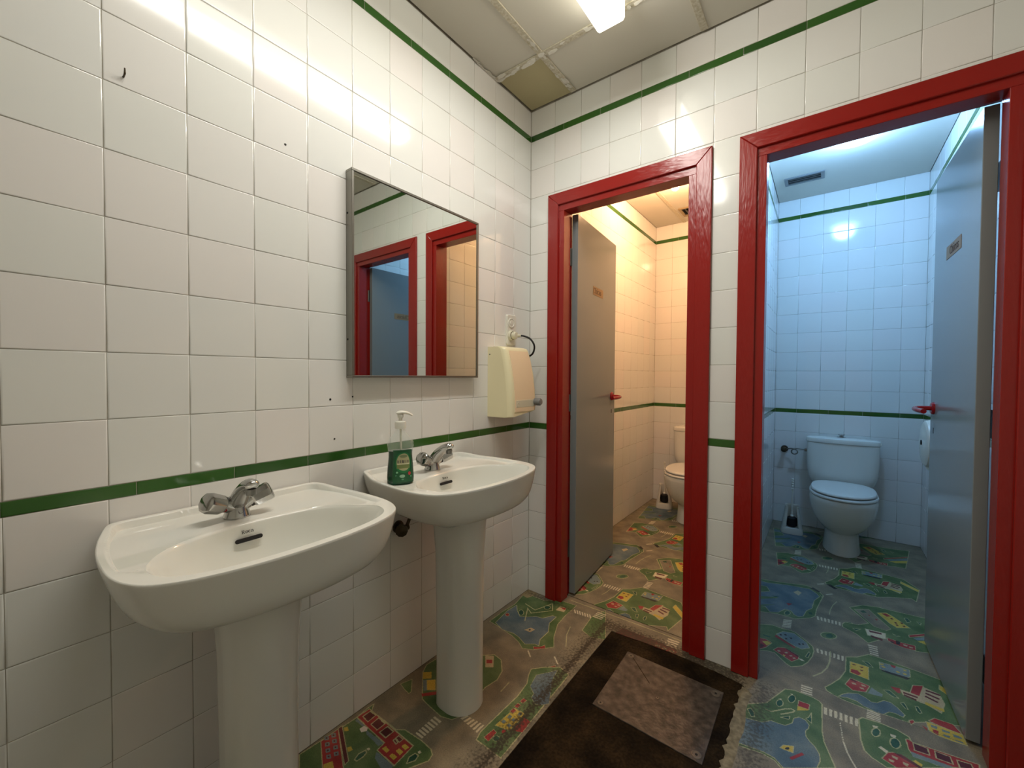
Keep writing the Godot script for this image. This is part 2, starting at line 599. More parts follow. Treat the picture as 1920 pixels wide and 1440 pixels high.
func build_ceiling():
	var g := Geo.new()
	g.box(Vector3(-0.14, 2.598, -0.10), Vector3(2.17, 2.72, 2.87))
	slab_with_hole(g, Vector3(-0.14, 2.598, -2.26), Vector3(0.905, 2.72, -0.10), VENT_ONE)
	slab_with_hole(g, Vector3(0.905, 2.598, -2.26), Vector3(2.17, 2.72, -0.10), VENT_TWO)
	var c := obj("ceiling", g, mats["ceiling_paint"])
	tag(c, "grey white panelled ceiling with peeling painted strips", "ceiling", "", "structure")
	var xs := [0.006, 0.262, 0.862, 1.462, 2.044]
	var zs := [0.006, 0.302, 0.902, 1.502, 2.102, 2.744]
	for i in xs.size() - 1:
		for j in zs.size() - 1:
			g = Geo.new()
			var lift := 0.0 if (i + j) % 2 == 0 else 0.0012
			if i == 0 and j == 0: lift = 0.003
			g.box(Vector3(xs[i] + 0.002, CEIL + lift, zs[j] + 0.002), Vector3(xs[i + 1] - 0.002, 2.597, zs[j + 1] - 0.002), 0.001)
			obj("ceiling_panel", g, mats["ceiling_yellowed"] if i == 0 and j == 0 else mats["ceiling_paint"], c)
	for i in range(1, xs.size() - 1):
		for j in zs.size() - 1:
			g = Geo.new()
			g.box(Vector3(xs[i] - 0.014, CEIL - 0.005, zs[j] + 0.008), Vector3(xs[i] + 0.014, CEIL + 0.001, zs[j + 1] - 0.014), 0.0015)
			obj("ceiling_strip", g, mats["ceiling_strip"], c)
	for j in range(1, zs.size() - 1):
		for i in xs.size() - 1:
			g = Geo.new()
			g.box(Vector3(xs[i] + 0.004, CEIL - 0.0048, zs[j] - 0.014), Vector3(xs[i + 1] + 0.012, CEIL + 0.001, zs[j] + 0.014), 0.0015)
			obj("ceiling_strip", g, mats["ceiling_strip"], c)
	# curled paint along the strips and the wall edge
	var r := RandomNumberGenerator.new()
	r.seed = 77
	for k in 46:
		var p := Vector3.ZERO
		var along := Vector3.RIGHT
		if k < 16: p = Vector3(r.randf_range(0.02, 0.27), CEIL - 0.006, 0.302 + r.randf_range(-0.013, 0.013))
		elif k < 24: p = Vector3(r.randf_range(0.27, 0.86), CEIL - 0.006, 0.302 + r.randf_range(-0.013, 0.013))
		elif k < 34:
			p = Vector3(0.262 + r.randf_range(-0.013, 0.013), CEIL - 0.006, r.randf_range(0.02, 0.6)); along = Vector3.BACK
		else:
			p = Vector3(0.004 + r.randf_range(0, 0.006), CEIL - 0.003, r.randf_range(0.30, 0.46)); along = Vector3.BACK
		var l := r.randf_range(0.012, 0.045)
		var wd := r.randf_range(0.004, 0.011)
		var across := along.cross(Vector3.UP).normalized()
		g = Geo.new()
		var rings := []
		for s in 5:
			var f := s / 4.0
			var q := p + along * (f - 0.5) * l
			var ww := wd * (0.35 + 0.65 * sin(PI * clampf(f + 0.1, 0, 1)))
			var drop := r.randf_range(0.0, 0.004)
			rings.append(PackedVector3Array([q - across * ww + Vector3.DOWN * drop, q - across * ww + Vector3.UP * 0.0008 + Vector3.DOWN * drop, q + across * ww * 0.8 + Vector3.UP * 0.001, q + across * ww * 0.8]))
		g.loft(rings)
		obj("paint_flake", g, mats["flake"], c)
	# stalls
	for s in [STALL_ONE, STALL_TWO]:
		g = Geo.new()
		if s.left < 0.5:
			g.box(Vector3(s.left + 0.003, CEIL - 0.002, s.back + 0.003), Vector3(0.222, 2.597, -0.101), 0.001)
			obj("ceiling_panel", g, mats["ceiling_paint"], c)
			g = Geo.new()
			slab_with_hole(g, Vector3(0.248, CEIL - 0.002, s.back + 0.003), Vector3(s.right - 0.003, 2.597, -0.101), VENT_ONE)
			obj("ceiling_panel", g, mats["ceiling_paint"], c)
			g = Geo.new()
			g.box(Vector3(0.221, CEIL - 0.006, s.back + 0.003), Vector3(0.249, CEIL + 0.004, -0.101), 0.001)
			obj("ceiling_strip", g, mats["ceiling_strip"], c)
		else:
			slab_with_hole(g, Vector3(s.left + 0.003, CEIL - 0.002, s.back + 0.004), Vector3(s.right - 0.003, 2.597, -0.101), VENT_TWO)
			obj("ceiling_panel", g, mats["ceiling_paint"], c)

func build_vent(at: Array, label: String, across: bool):
	var x0: float = at[0]; var x1: float = at[1]; var z0: float = at[2]; var z1: float = at[3]
	var v := thing("ceiling_vent", label, "vent", Vector3((x0 + x1) / 2, CEIL - 0.002, (z0 + z1) / 2), 0.0, "stall air vents")
	var hx := (x1 - x0) / 2; var hz := (z1 - z0) / 2
	var g := Geo.new()
	var f := 0.022
	g.box(Vector3(-hx, -0.008, -hz), Vector3(hx, 0, -hz + f), 0.002)
	g.box(Vector3(-hx, -0.008, hz - f), Vector3(hx, 0, hz), 0.002)
	g.box(Vector3(-hx, -0.008, -hz + f), Vector3(-hx + f, 0, hz - f), 0.002)
	g.box(Vector3(hx - f, -0.008, -hz + f), Vector3(hx, 0, hz - f), 0.002)
	obj("vent_frame", g, mats["grey_plastic"] if across else mats["vent_tan"], v)
	g = Geo.new()
	# sheet metal duct going up through the ceiling, closed far above
	var q := 0.0195
	g.box(Vector3(-hx + q, 0.0005, -hz + q), Vector3(-hx + f, 0.40, hz - q))
	g.box(Vector3(hx - f, 0.0005, -hz + q), Vector3(hx - q, 0.40, hz - q))
	g.box(Vector3(-hx + f, 0.0005, -hz + q), Vector3(hx - f, 0.40, -hz + f))
	g.box(Vector3(-hx + f, 0.0005, hz - f), Vector3(hx - f, 0.40, hz - q))
	g.box(Vector3(-hx + q, 0.40, -hz + q), Vector3(hx - q, 0.404, hz - q))
	obj("vent_duct", g, mats["vent_slat"], v)
	var n := 3
	for k in n:
		g = Geo.new()
		if across:
			var z := -hz + f + (k + 0.5) * (2 * hz - 2 * f) / n
			g.prism(PackedVector2Array([Vector2(-hx + f, -0.0075), Vector2(hx - f, -0.0075), Vector2(hx - f, -0.006), Vector2(-hx + f, -0.006)]), z - 0.009, z + 0.006)
		else:
			var x := -hx + f + (k + 0.5) * (2 * hx - 2 * f) / n
			g.box(Vector3(x - 0.006, -0.0075, -hz + f), Vector3(x + 0.006, -0.006, hz - f))
		obj("slat", g, mats["vent_slat"], v)

# ---------------------------------------------------------------- floor
func fill_poly(img: Image, pts: PackedVector2Array, c: Color):
	var n := pts.size()
	var y0 := 1e9; var y1 := -1e9
	for p in pts:
		y0 = minf(y0, p.y); y1 = maxf(y1, p.y)
	for y in range(maxi(0, int(floorf(y0))), mini(img.get_height() - 1, int(ceilf(y1))) + 1):
		var xs := []
		var yc := y + 0.5
		for i in n:
			var a := pts[i]; var b := pts[(i + 1) % n]
			if (a.y <= yc) != (b.y <= yc): xs.append(a.x + (yc - a.y) * (b.x - a.x) / (b.y - a.y))
		xs.sort()
		for k in range(0, xs.size() - 1, 2):
			var x0 := maxi(0, roundi(xs[k])); var x1 := mini(img.get_width(), roundi(xs[k + 1]))
			if x1 > x0: img.fill_rect(Rect2i(x0, y, x1 - x0, 1), c)

func stroke(img: Image, pts: PackedVector2Array, closed: bool, w: float, c: Color):
	var n := pts.size()
	for i in (n if closed else n - 1):
		var a := pts[i]; var b := pts[(i + 1) % n]
		if a.distance_to(b) < 0.01: continue
		var s := (b - a).normalized()
		var q := Vector2(-s.y, s.x) * w * 0.5
		s *= w * 0.4
		fill_poly(img, PackedVector2Array([a - s + q, b + s + q, b + s - q, a - s - q]), c)

func draw_print(img: Image, data: Array, x0: float, z0: float, px: float, shift: Vector2, ink: Array):
	for p in data:
		var pts := PackedVector2Array()
		for i in range(3, p.size(), 2):
			pts.append(Vector2((p[i] * 0.001 + shift.x - x0) / px, (p[i + 1] * 0.001 + shift.y - z0) / px))
		if p[2] == 1:
			fill_poly(img, pts, ink[p[0]])
			if p[1] > 0: stroke(img, pts, true, (p[1] + 0.6) * 0.001 / px, ink[3])
		else:
			stroke(img, pts, false, p[1] * 0.0012 / px, ink[p[0]])

# wear: grit and scuffs over the whole sheet, plus dark grimy streaks where the photograph shows them
func wear(img: Image, x0: float, z0: float, px: float, grime: Array, seed_: int):
	var fine := FastNoiseLite.new(); fine.seed = seed_; fine.frequency = 0.35; fine.fractal_octaves = 2
	var broad := FastNoiseLite.new(); broad.seed = seed_ + 1; broad.frequency = 0.012; broad.fractal_octaves = 4
	var blot := FastNoiseLite.new(); blot.seed = seed_ + 2; blot.frequency = 0.11; blot.fractal_octaves = 4
	var w := img.get_width(); var h := img.get_height()
	var d := img.get_data()
	for y in h:
		for x in w:
			var b := broad.get_noise_2d(x, y)
			var f := 1.0 + 0.16 * fine.get_noise_2d(x, y) + 0.22 * b
			var tan_ := clampf(0.12 + 0.35 * b, 0.0, 0.4)
			var wx := x0 + x * px; var wz := z0 + y * px
			var s := 0.0
			for g in grime:
				if wx < g[0] or wx > g[1] or wz < g[2] or wz > g[3]: continue
				var k := minf(minf(wx - g[0], g[1] - wx) / g[4], minf(wz - g[2], g[3] - wz) / g[4])
				s = maxf(s, g[5] * clampf(clampf(k, 0, 1) * 1.3 - 0.3 + 1.6 * blot.get_noise_2d(x, y) , 0.0, 1.0))
			var i := (y * w + x) * 3
			d[i] = int(clampf(lerpf(lerpf(d[i], 128, tan_) * f, 44, s), 0, 255))
			d[i + 1] = int(clampf(lerpf(lerpf(d[i + 1], 116, tan_) * f, 36, s), 0, 255))
			d[i + 2] = int(clampf(lerpf(lerpf(d[i + 2], 92, tan_) * f, 24, s), 0, 255))
	img.set_data(w, h, false, Image.FORMAT_RGB8, d)

func vinyl_material(called: String, img: Image) -> StandardMaterial3D:
	var m := plain(called, Color.WHITE, 0.5)
	m.albedo_texture = ImageTexture.create_from_image(img)
	m.texture_repeat = true
	return m

func sheet(called: String, parent: Node3D, outlines: Array, m: Material, x0: float, z0: float, w: float, h: float, y0: float, y1: float):
	var g := Geo.new()
	for o in outlines:
		var n: int = o.size()
		var tri := Geometry2D.triangulate_polygon(o)
		var vs := PackedVector3Array(); var uv := PackedVector2Array(); var ts := PackedInt32Array()
		for y in [y0, y1]:
			for p in o:
				vs.append(Vector3(p.x, y, p.y)); uv.append(Vector2((p.x - x0) / w, (p.y - z0) / h))
		for i in range(0, tri.size(), 3):
			ts.append_array([tri[i], tri[i + 1], tri[i + 2], n + tri[i], n + tri[i + 2], n + tri[i + 1]])
		var area := 0.0
		for i in n: area += o[i].cross(o[(i + 1) % n])
		var tarea: float = (o[tri[1]] - o[tri[0]]).cross(o[tri[2]] - o[tri[0]])
		for i in n:
			var j := (i + 1) % n
			if area * tarea > 0: ts.append_array([j, i, n + i, j, n + i, n + j])
			else: ts.append_array([i, j, n + j, i, n + j, n + i])
		g.put(vs, ts, true, uv)
	return obj(called, g, m, parent, 20.0)

func build_floor():
	var ink := [c8(126, 117, 97), c8(80, 108, 60), c8(86, 108, 120), c8(182, 178, 132), c8(160, 40, 40), c8(84, 20, 26), c8(206, 178, 66), c8(24, 74, 52), c8(218, 208, 178), c8(112, 132, 136), c8(34, 30, 30), c8(186, 170, 134)]
	var g := Geo.new()
	g.box(Vector3(-0.14, -0.15, -2.26), Vector3(2.17, -0.0025, 2.87))
	var f := obj("floor", g, mats["concrete_dark"])
	tag(f, "floor of play road vinyl with a dark bare concrete patch", "floor", "", "structure")
	var px := 0.0015
	# room sheet
	var x0 := 0.0; var z0 := -0.0935; var w := 2.05; var h := 2.85
	var img := Image.create(int(w / px), int(h / px), false, Image.FORMAT_RGB8)
	img.fill(ink[0])
	draw_print(img, ROOM_PRINT, x0, z0, px, Vector2(0.99, 0.99), ink)
	draw_print(img, ROOM_PRINT, x0, z0, px, Vector2(0.0, 1.15), ink)
	img.fill_rect(Rect2i(int(1.06 / px), 0, int(0.99 / px), int(0.62 / px)), ink[0])
	img.fill_rect(Rect2i(0, 0, int(0.55 / px), int(1.4 / px)), ink[0])
	draw_print(img, STALL_PRINT, x0, z0, px, Vector2.ZERO, ink)
	draw_print(img, ROOM_PRINT, x0, z0, px, Vector2.ZERO, ink)
	# ends of two crossings at the first threshold, red brick print left along the cut
	red_edge(img, x0, z0, px, ink)
	fill_poly(img, PackedVector2Array([Vector2(0, 0.07) / px, Vector2(0, 0.16) / px, Vector2(0.045 / px, 0.165 / px), Vector2(0.07 / px, 0.10 / px)]), c8(150, 132, 96))
	wear(img, x0, z0, px, [[0.40, 0.53, -0.03, 1.3, 0.09, 0.5], [0.445, 0.495, 0.0, 1.3, 0.02, 0.85], [0.44, 1.06, -0.035, 0.09, 0.05, 0.75], [1.06, 1.16, -0.01, 0.7, 0.06, 0.45], [0.0, 0.30, 0.0, 0.05, 0.03, 0.5]], 61)
	var m := vinyl_material("vinyl_room", img)
	var ragged := PackedVector2Array([Vector2(0, -0.0825), Vector2(0.862, -0.0825), Vector2(0.862, -0.002), Vector2(1.034, -0.002), Vector2(1.034, -0.0860), Vector2(1.74, -0.0860), Vector2(1.74, -0.002), Vector2(2.05, -0.002), Vector2(2.05, 2.75)])
	var rr := RandomNumberGenerator.new()
	rr.seed = 5
	ragged.append(Vector2(1.09, 2.75))
	var z := 2.6
	while z > 0.09:
		ragged.append(Vector2(1.078 + rr.randf_range(-0.006, 0.004), z)); z -= 0.05
	for p in [Vector2(1.04, 0.062), Vector2(0.95, 0.05), Vector2(0.86, 0.046), Vector2(0.76, 0.045), Vector2(0.66, 0.05), Vector2(0.58, 0.058), Vector2(0.512, 0.062)]: ragged.append(p)
	ragged.append(Vector2(0.514, 0.5)); ragged.append(Vector2(0.517, 0.9)); ragged.append(Vector2(0.52, 2.75)); ragged.append(Vector2(0, 2.75))
	sheet("vinyl_sheet", f, [ragged], m, x0, z0, img.get_width() * px, img.get_height() * px, -0.0024, 0.0)
	# strip of dried glue beside the right-hand sheet
	var glue := PackedVector2Array()
	z = 0.075
	while z < 0.52:
		glue.append(Vector2(1.040 + rr.randf_range(-0.007, 0.007), z)); z += 0.016
	glue.append(Vector2(1.081, 0.52)); glue.append(Vector2(1.081, 0.075))
	sheet("glue_strip", f, [glue], mats["glue_tan"], 0, 0, 1, 1, -0.0026, -0.0012)
	# stall sheets
	for s in [STALL_ONE, STALL_TWO]:
		var one: bool = s.left < 0.5
		x0 = s.left; z0 = s.back; w = s.right - s.left; h = -0.0865 - s.back
		img = Image.create(int(w / px), int(h / px), false, Image.FORMAT_RGB8)
		img.fill(ink[0])
		for k in [-2.0, -1.0, 0.0]:
			draw_print(img, STALL_PRINT, x0, z0, px, Vector2(-0.958 if one else 0.0, k + (0.052 if one else 0.0)), ink)
		if not one: draw_print(img, ROOM_PRINT, x0, z0, px, Vector2.ZERO, ink)
		wear(img, x0, z0, px, [], 71 if one else 81)
		m = vinyl_material("vinyl_stall_one" if one else "vinyl_stall_two", img)
		var jl: float = 0.199 if one else 1.077
		var jr: float = 0.820 if one else 1.698
		var o := PackedVector2Array([Vector2(s.left, s.back), Vector2(s.right, s.back), Vector2(s.right, -0.0985), Vector2(jr, -0.0985), Vector2(jr, -0.0875 if one else -0.0865), Vector2(jl, -0.0875 if one else -0.0865), Vector2(jl, -0.0985), Vector2(s.left, -0.0985)])
		sheet("vinyl_sheet", f, [o], m, x0, z0, img.get_width() * px, img.get_height() * px, -0.0024, 0.0)

func red_edge(img: Image, x0: float, z0: float, px: float, ink: Array):
	var q := func(a: Array) -> PackedVector2Array:
		var o := PackedVector2Array()
		for p in a: o.append(Vector2((p[0] - x0) / px, (p[1] - z0) / px))
		return o
	fill_poly(img, q.call([[0.545, 0.012], [0.78, 0.004], [0.80, 0.05], [0.53, 0.07]]), ink[5])
	fill_poly(img, q.call([[0.70, 0.024], [0.79, 0.018], [0.79, 0.05], [0.70, 0.05]]), ink[4])
	for k in 3: fill_poly(img, q.call([[0.705 + 0.03 * k, 0.030], [0.725 + 0.03 * k, 0.028], [0.725 + 0.03 * k, 0.042], [0.705 + 0.03 * k, 0.044]]), ink[11])
	for k in 4:
		fill_poly(img, q.call([[0.735, -0.045 + 0.016 * k], [0.785, -0.047 + 0.016 * k], [0.785, -0.038 + 0.016 * k], [0.735, -0.036 + 0.016 * k]]), ink[8])
		fill_poly(img, q.call([[0.395, -0.040 + 0.015 * k], [0.44, -0.042 + 0.015 * k], [0.44, -0.034 + 0.015 * k], [0.395, -0.032 + 0.015 * k]]), ink[8])
	stroke(img, q.call([[0.24, -0.05], [0.38, -0.055], [0.60, -0.06], [0.80, -0.062]]), false, 3.0, ink[3])

func build_cover():
	var t := thing("floor_hatch", "square brown steel inspection cover screwed into the dark floor patch", "floor hatch", Vector3(0.813, -0.0025, 0.328))
	var g := Geo.new()
	var poly := PackedVector2Array([Vector2(-0.187, 0.176), Vector2(0.183, 0.174), Vector2(0.186, -0.180), Vector2(-0.181, -0.172)])
	g.prism(poly, 0.0, 0.004, 0.0012)
	var p := obj("plate", g, mats["plate_steel"], t)
	p.rotation.x = -PI / 2
	var spots := [Vector3(-0.165, 0, -0.156), Vector3(0.160, 0, -0.150), Vector3(0.164, 0, 0.156), Vector3(-0.160, 0, 0.150), Vector3(-0.004, 0, 0.002)]
	for i in spots.size():
		g = Geo.new()
		var big := 1.35 if i in [1, 2] else (0.6 if i == 4 else 1.0)
		g.lathe([Vector2(0.004 * big, 0), Vector2(0.0115 * big, 0.0), Vector2(0.0105 * big, 0.0014), Vector2(0.0085 * big, 0.0016), Vector2(0.0075 * big, 0.0003), Vector2(0.0, 0.0003)], Vector3.ZERO, 18)
		var s := obj("screw", g, mats["screw_worn"], t)
		s.position = spots[i] + Vector3(0, 0.0042, 0)
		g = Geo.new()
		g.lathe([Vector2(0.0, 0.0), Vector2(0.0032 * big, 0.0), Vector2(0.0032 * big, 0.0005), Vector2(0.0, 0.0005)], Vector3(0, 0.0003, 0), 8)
		obj("socket_shade", g, mats["hole_dark"], s)  # dark disc, shade of the screw socket put into its colour
	var cut := Geo.new()
	cut.box(Vector3(-0.0012, 0.0, 0.0), Vector3(0.0012, 0.0003, 0.145))
	var groove := obj("scored_line", cut, mats["concrete_dark"], t)
	groove.position = Vector3(-0.155, 0.0041, -0.150)
	groove.rotation.y = 0.80

# ---------------------------------------------------------------- doors
func build_door(n: int, left: float, hinge_left: bool, label: String, word: String):
	# left: outer edge of the architrave; opening 0.6 wide
	var d := thing("door_%d" % n, label, "door", Vector3(left, 0, 0), 0.0, "", "structure")
	var W := 0.780; var A := 0.060; var H := 2.105
	var red: Material = mats["red_gloss"]; var redx: Material = mats["red_gloss_across"]
	var g := Geo.new()
	g.prism(PackedVector2Array([Vector2(0, 0), Vector2(A, 0), Vector2(A, H - A), Vector2(0, H)]), 0.0003, 0.013, 0.0025)
	obj("architrave", g, red, d)
	g = Geo.new()
	g.prism(PackedVector2Array([Vector2(W - A, 0), Vector2(W, 0), Vector2(W, H), Vector2(W - A, H - A)]), 0.0003, 0.013, 0.0025)
	obj("architrave", g, red, d)
	g = Geo.new()
	g.prism(PackedVector2Array([Vector2(A, H - A), Vector2(W - A, H - A), Vector2(W, H), Vector2(0, H)]), 0.0003, 0.013, 0.0025)
	obj("architrave", g, redx, d)
	var J := 0.091
	for s in [0, 1]:
		g = Geo.new()
		if s == 0:
			g.box(Vector3(0.0535, 0, -0.065), Vector3(J, H - J, 0.002), 0.0012)
			g.box(Vector3(0.0535, 0, -0.104), Vector3(J - 0.012, H - J + 0.012, -0.0652), 0.0012)
		else:
			g.box(Vector3(W - J, 0, -0.065), Vector3(W - 0.0535, H - J, 0.002), 0.0012)
			g.box(Vector3(W - J + 0.012, 0, -0.104), Vector3(W - 0.0535, H - J + 0.012, -0.0652), 0.0012)
		obj("jamb", g, red, d)
	g = Geo.new()
	g.box(Vector3(0.0535, H - J, -0.065), Vector3(W - 0.0535, H - 0.0485, 0.002), 0.0012)
	g.box(Vector3(0.0535, H - J + 0.012, -0.104), Vector3(W - 0.0535, H - 0.0485, -0.0652), 0.0012)
	obj("head_jamb", g, redx, d)
	# leaf, hung at the back edge of the frame and swung inwards
	var pin := Vector3(J - 0.0115 if hinge_left else W - J + 0.0115, 0, -0.096)
	var leaf := group_node("leaf", d, pin, deg_to_rad(4.75 if hinge_left else 1.0))
	var s1 := 1.0 if hinge_left else -1.0
	g = Geo.new()
	var xa := 0.0045 if hinge_left else 0.0085; var xb := 0.0385 if hinge_left else 0.0420
	if hinge_left: g.box(Vector3(xa, 0.012, -0.607), Vector3(xb, 2.019, 0.002), 0.0015)
	else: g.box(Vector3(-xb, 0.012, -0.607), Vector3(-xa, 2.019, 0.002), 0.0015)
	obj("panel", g, mats["door_grey"], leaf)
	for y in [0.25, 1.03, 1.80]:
		g = Geo.new()
		g.lathe([Vector2(0, -0.045), Vector2(0.0055, -0.045), Vector2(0.0055, 0.045), Vector2(0, 0.045)], Vector3(-0.001 * s1, y, 0.0075), 12)
		g.box(Vector3(minf(0.0, 0.0045 * s1), y - 0.045, -0.02), Vector3(maxf(0.0, 0.0045 * s1), y + 0.045, 0.005))
		obj("hinge", g, mats["chrome_dull"], leaf)
	var face := xb * s1
	for side in [1, -1]:
		var fx: float = face if side == 1 else xa * s1
		var out: float = s1 * side
		g = Geo.new()
		g.lathe([Vector2(0, 0), Vector2(0.026, 0), Vector2(0.026, 0.006), Vector2(0.022, 0.010), Vector2(0, 0.010)], Vector3(fx, 1.045, -0.547), 24, Vector3(out, 0, 0))
		var pth := smooth_path([Vector3(fx + out * 0.008, 1.045, -0.547), Vector3(fx + out * 0.036, 1.045, -0.547), Vector3(fx + out * 0.056, 1.043, -0.542), Vector3(fx + out * 0.062, 1.041, -0.52), Vector3(fx + out * 0.060, 1.039, -0.47), Vector3(fx + out * 0.050, 1.038, -0.425)], 5)
		g.tube(pth, 0.0098, 14)
		obj("handle", g, mats["red_plastic"], leaf)
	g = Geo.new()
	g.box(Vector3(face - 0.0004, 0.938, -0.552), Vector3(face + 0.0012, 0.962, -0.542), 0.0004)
	obj("keyhole_shade", g, mats["hole_dark"], leaf)  # flat dark plate with the shade of the lock hole in its colour
	# little tan sign
	g = Geo.new()
	var z0 := -0.375 if hinge_left else -0.405
	var z1 := -0.215 if hinge_left else -0.207
	g.box(Vector3(minf(face, face + 0.0012 * s1), 1.637, z0), Vector3(maxf(face, face + 0.0012 * s1), 1.686, z1), 0.0003)
	var sign := obj("name_sign", g, mats["sign_tan"], leaf)
	sign.set_meta("label", "tan strip reading " + word)
	var tm := TextMesh.new()
	tm.text = word
	var sf := SystemFont.new()
	sf.font_names = PackedStringArray(["Droid Serif"])
	sf.font_italic = true
	tm.font = sf
	tm.font_size = 32
	tm.pixel_size = 0.00125
	tm.depth = 0.0008
	var lt := obj("lettering", tm, mats["sign_ink"], sign)
	lt.rotation.y = PI / 2 * s1
	lt.position = Vector3(face + 0.0016 * s1, 1.6615, (z0 + z1) / 2 + (0.016 if hinge_left else 0.012))

# ---------------------------------------------------------------- washbasins
const BASIN_HALF := [[0.0, 0.222], [0.012, 0.236], [0.06, 0.252], [0.11, 0.265], [0.19, 0.276], [0.28, 0.279], [0.335, 0.274], [0.375, 0.261], [0.405, 0.240], [0.432, 0.198], [0.450, 0.140], [0.461, 0.070], [0.464, 0.0]]
const BOWL_HALF := [[0.180, 0.0], [0.183, 0.05], [0.191, 0.10], [0.208, 0.148], [0.236, 0.187], [0.276, 0.214], [0.326, 0.229], [0.368, 0.226], [0.402, 0.204], [0.427, 0.152], [0.440, 0.080], [0.444, 0.0]]

func outline(half: Array, n: int, c: Vector2, rough := false) -> Array:
	# closed smooth outline from a half (x, half width), then sampled by direction from c
	var pts := []
	for p in half: pts.append(Vector2(p[0], p[1]))
	var poly := []
	if half[0][1] > 0.0: poly.append(Vector2(0, 0))
	poly.append_array(smooth_path(pts, 2 if rough else 5))
	var all_pts := PackedVector2Array(poly)
	for i in range(poly.size() - 1, -1, -1): all_pts.append(Vector2(poly[i].x, -poly[i].y))
	var o := []
	for j in n:
		var a := TAU * j / n
		var d := Vector2(cos(a), sin(a))
		var best := 0.0
		for i in all_pts.size():
			var p := all_pts[i] - c; var q := all_pts[(i + 1) % all_pts.size()] - c
			var e := q - p
			var den := d.cross(e)
			if absf(den) < 1e-9: continue
			var t := p.cross(e) / den
			var u := p.cross(d) / den
			if t > 0.0 and u >= -0.0001 and u <= 1.0001: best = maxf(best, t)
		o.append(best)
	return o

func basin_mesh() -> Geo:
	var n := 160
	var c := Vector2(0.275, 0.0)
	var out := outline(BASIN_HALF, n, c)
	var bowl := outline(BOWL_HALF, n, c)
	var soft := []
	for j in n:
		var acc := 0.0
		for k in range(-9, 10): acc += bowl[(j + k + n) % n]
		soft.append(acc / 19.0)
	var rings := []
	# a ring: share of the outer radius, share of the bowl radius, height, drop of the tap deck
	var under := [[0.30, 0.30, -0.172], [0.36, 0.36, -0.170], [0.46, 0.44, -0.158], [0.60, 0.56, -0.138], [0.75, 0.68, -0.122], [0.84, 0.755, -0.115], [0.89, 0.81, -0.108], [0.925, 0.865, -0.096], [0.95, 0.91, -0.080], [0.967, 0.945, -0.060], [0.982, 0.975, -0.035], [0.993, 0.993, -0.015], [1.0, 1.0, -0.006], [0.9985, 0.9985, -0.002], [0.9945, 0.9945, -0.0004], [0.989, 0.989, 0.0]]
	for u in under:
		var ring := PackedVector3Array()
		for j in n:
			var a := TAU * j / n
			var p: Vector2 = c + Vector2(cos(a) * u[0], sin(a) * u[1]) * out[j]
			# the underside tucks towards the pedestal and stays at the wall side
			var x: float = maxf(p.x, 0.0)
			if u[0] < 0.9: x = lerpf(p.x * 0.86, maxf(p.x, 0.0), clampf((u[0] - 0.3) / 0.6, 0, 1))
			ring.append(Vector3(x, u[2], p.y))
		rings.append(ring)
	var rim := [[0.0, 1.0, 0.0], [0.35, 1.0, 0.0], [0.55, 0.7, -0.15], [0.72, 0.3, -0.85], [0.80, 0.1, -1.0], [0.965, 0.0, -1.0], [1.0, 0.0, -1.15]]
	for k in rim:
		var ring := PackedVector3Array()
		for j in n:
			var a := TAU * j / n
			var d := Vector2(cos(a), sin(a))
			var ro: float = out[j] * 0.989
			var ri: float = bowl[j]
			# on the broad deck the step lies near the outer edge, on the narrow rim it spreads
			var band := ro - ri
			var f: float = k[0]
			var dist := f * band
			if band > 0.05 and f > 0.0 and f < 0.95: dist = minf(f * 0.024, band * f) if f < 0.85 else band * f
			var p := c + d * (ro - dist)
			var back := 1.0 - smoothstep(0.26, 0.36, p.x)
			var y: float = 0.009 * k[2] * back * clampf(band / 0.06, 0.0, 1.0) - (0.0025 if f >= 1.0 else 0.0)
			# the back edge stands a little higher than the front
			y += 0.008 * (1.0 - smoothstep(0.02, 0.12, p.x)) * (1.0 + minf(0.0, k[2]))
			ring.append(Vector3(maxf(p.x, 0.0), y, p.y))
		rings.append(ring)
	for k in [[0.985, -0.008], [0.965, -0.022], [0.93, -0.048], [0.87, -0.080], [0.76, -0.110], [0.58, -0.130], [0.36, -0.142], [0.14, -0.147], [0.05, -0.150]]:
		var ring := PackedVector3Array()
		for j in n:
			var a := TAU * j / n
			var p: Vector2 = c + Vector2(cos(a), sin(a)) * lerpf(bowl[j], minf(soft[j], bowl[j] * 1.02), smoothstep(0.004, 0.04, -k[1])) * k[0]
			var back := 1.0 - smoothstep(0.24, 0.34, (c + Vector2(cos(a), sin(a)) * bowl[j]).x)
			var y: float = k[1] - 0.010 * back * clampf(1.0 + k[1] / 0.06, 0.0, 1.0)
			ring.append(Vector3(p.x, y, p.y))
		rings.append(ring)
	# raise the outer back edge with the deck behind it
	for i in range(11, 16):
		for j in n:
			var p: Vector3 = rings[i][j]
			rings[i][j] = p + Vector3(0, 0.008 * (1.0 - smoothstep(0.02, 0.12, p.x)), 0)
	var g := Geo.new()
	g.loft(rings)
	return g

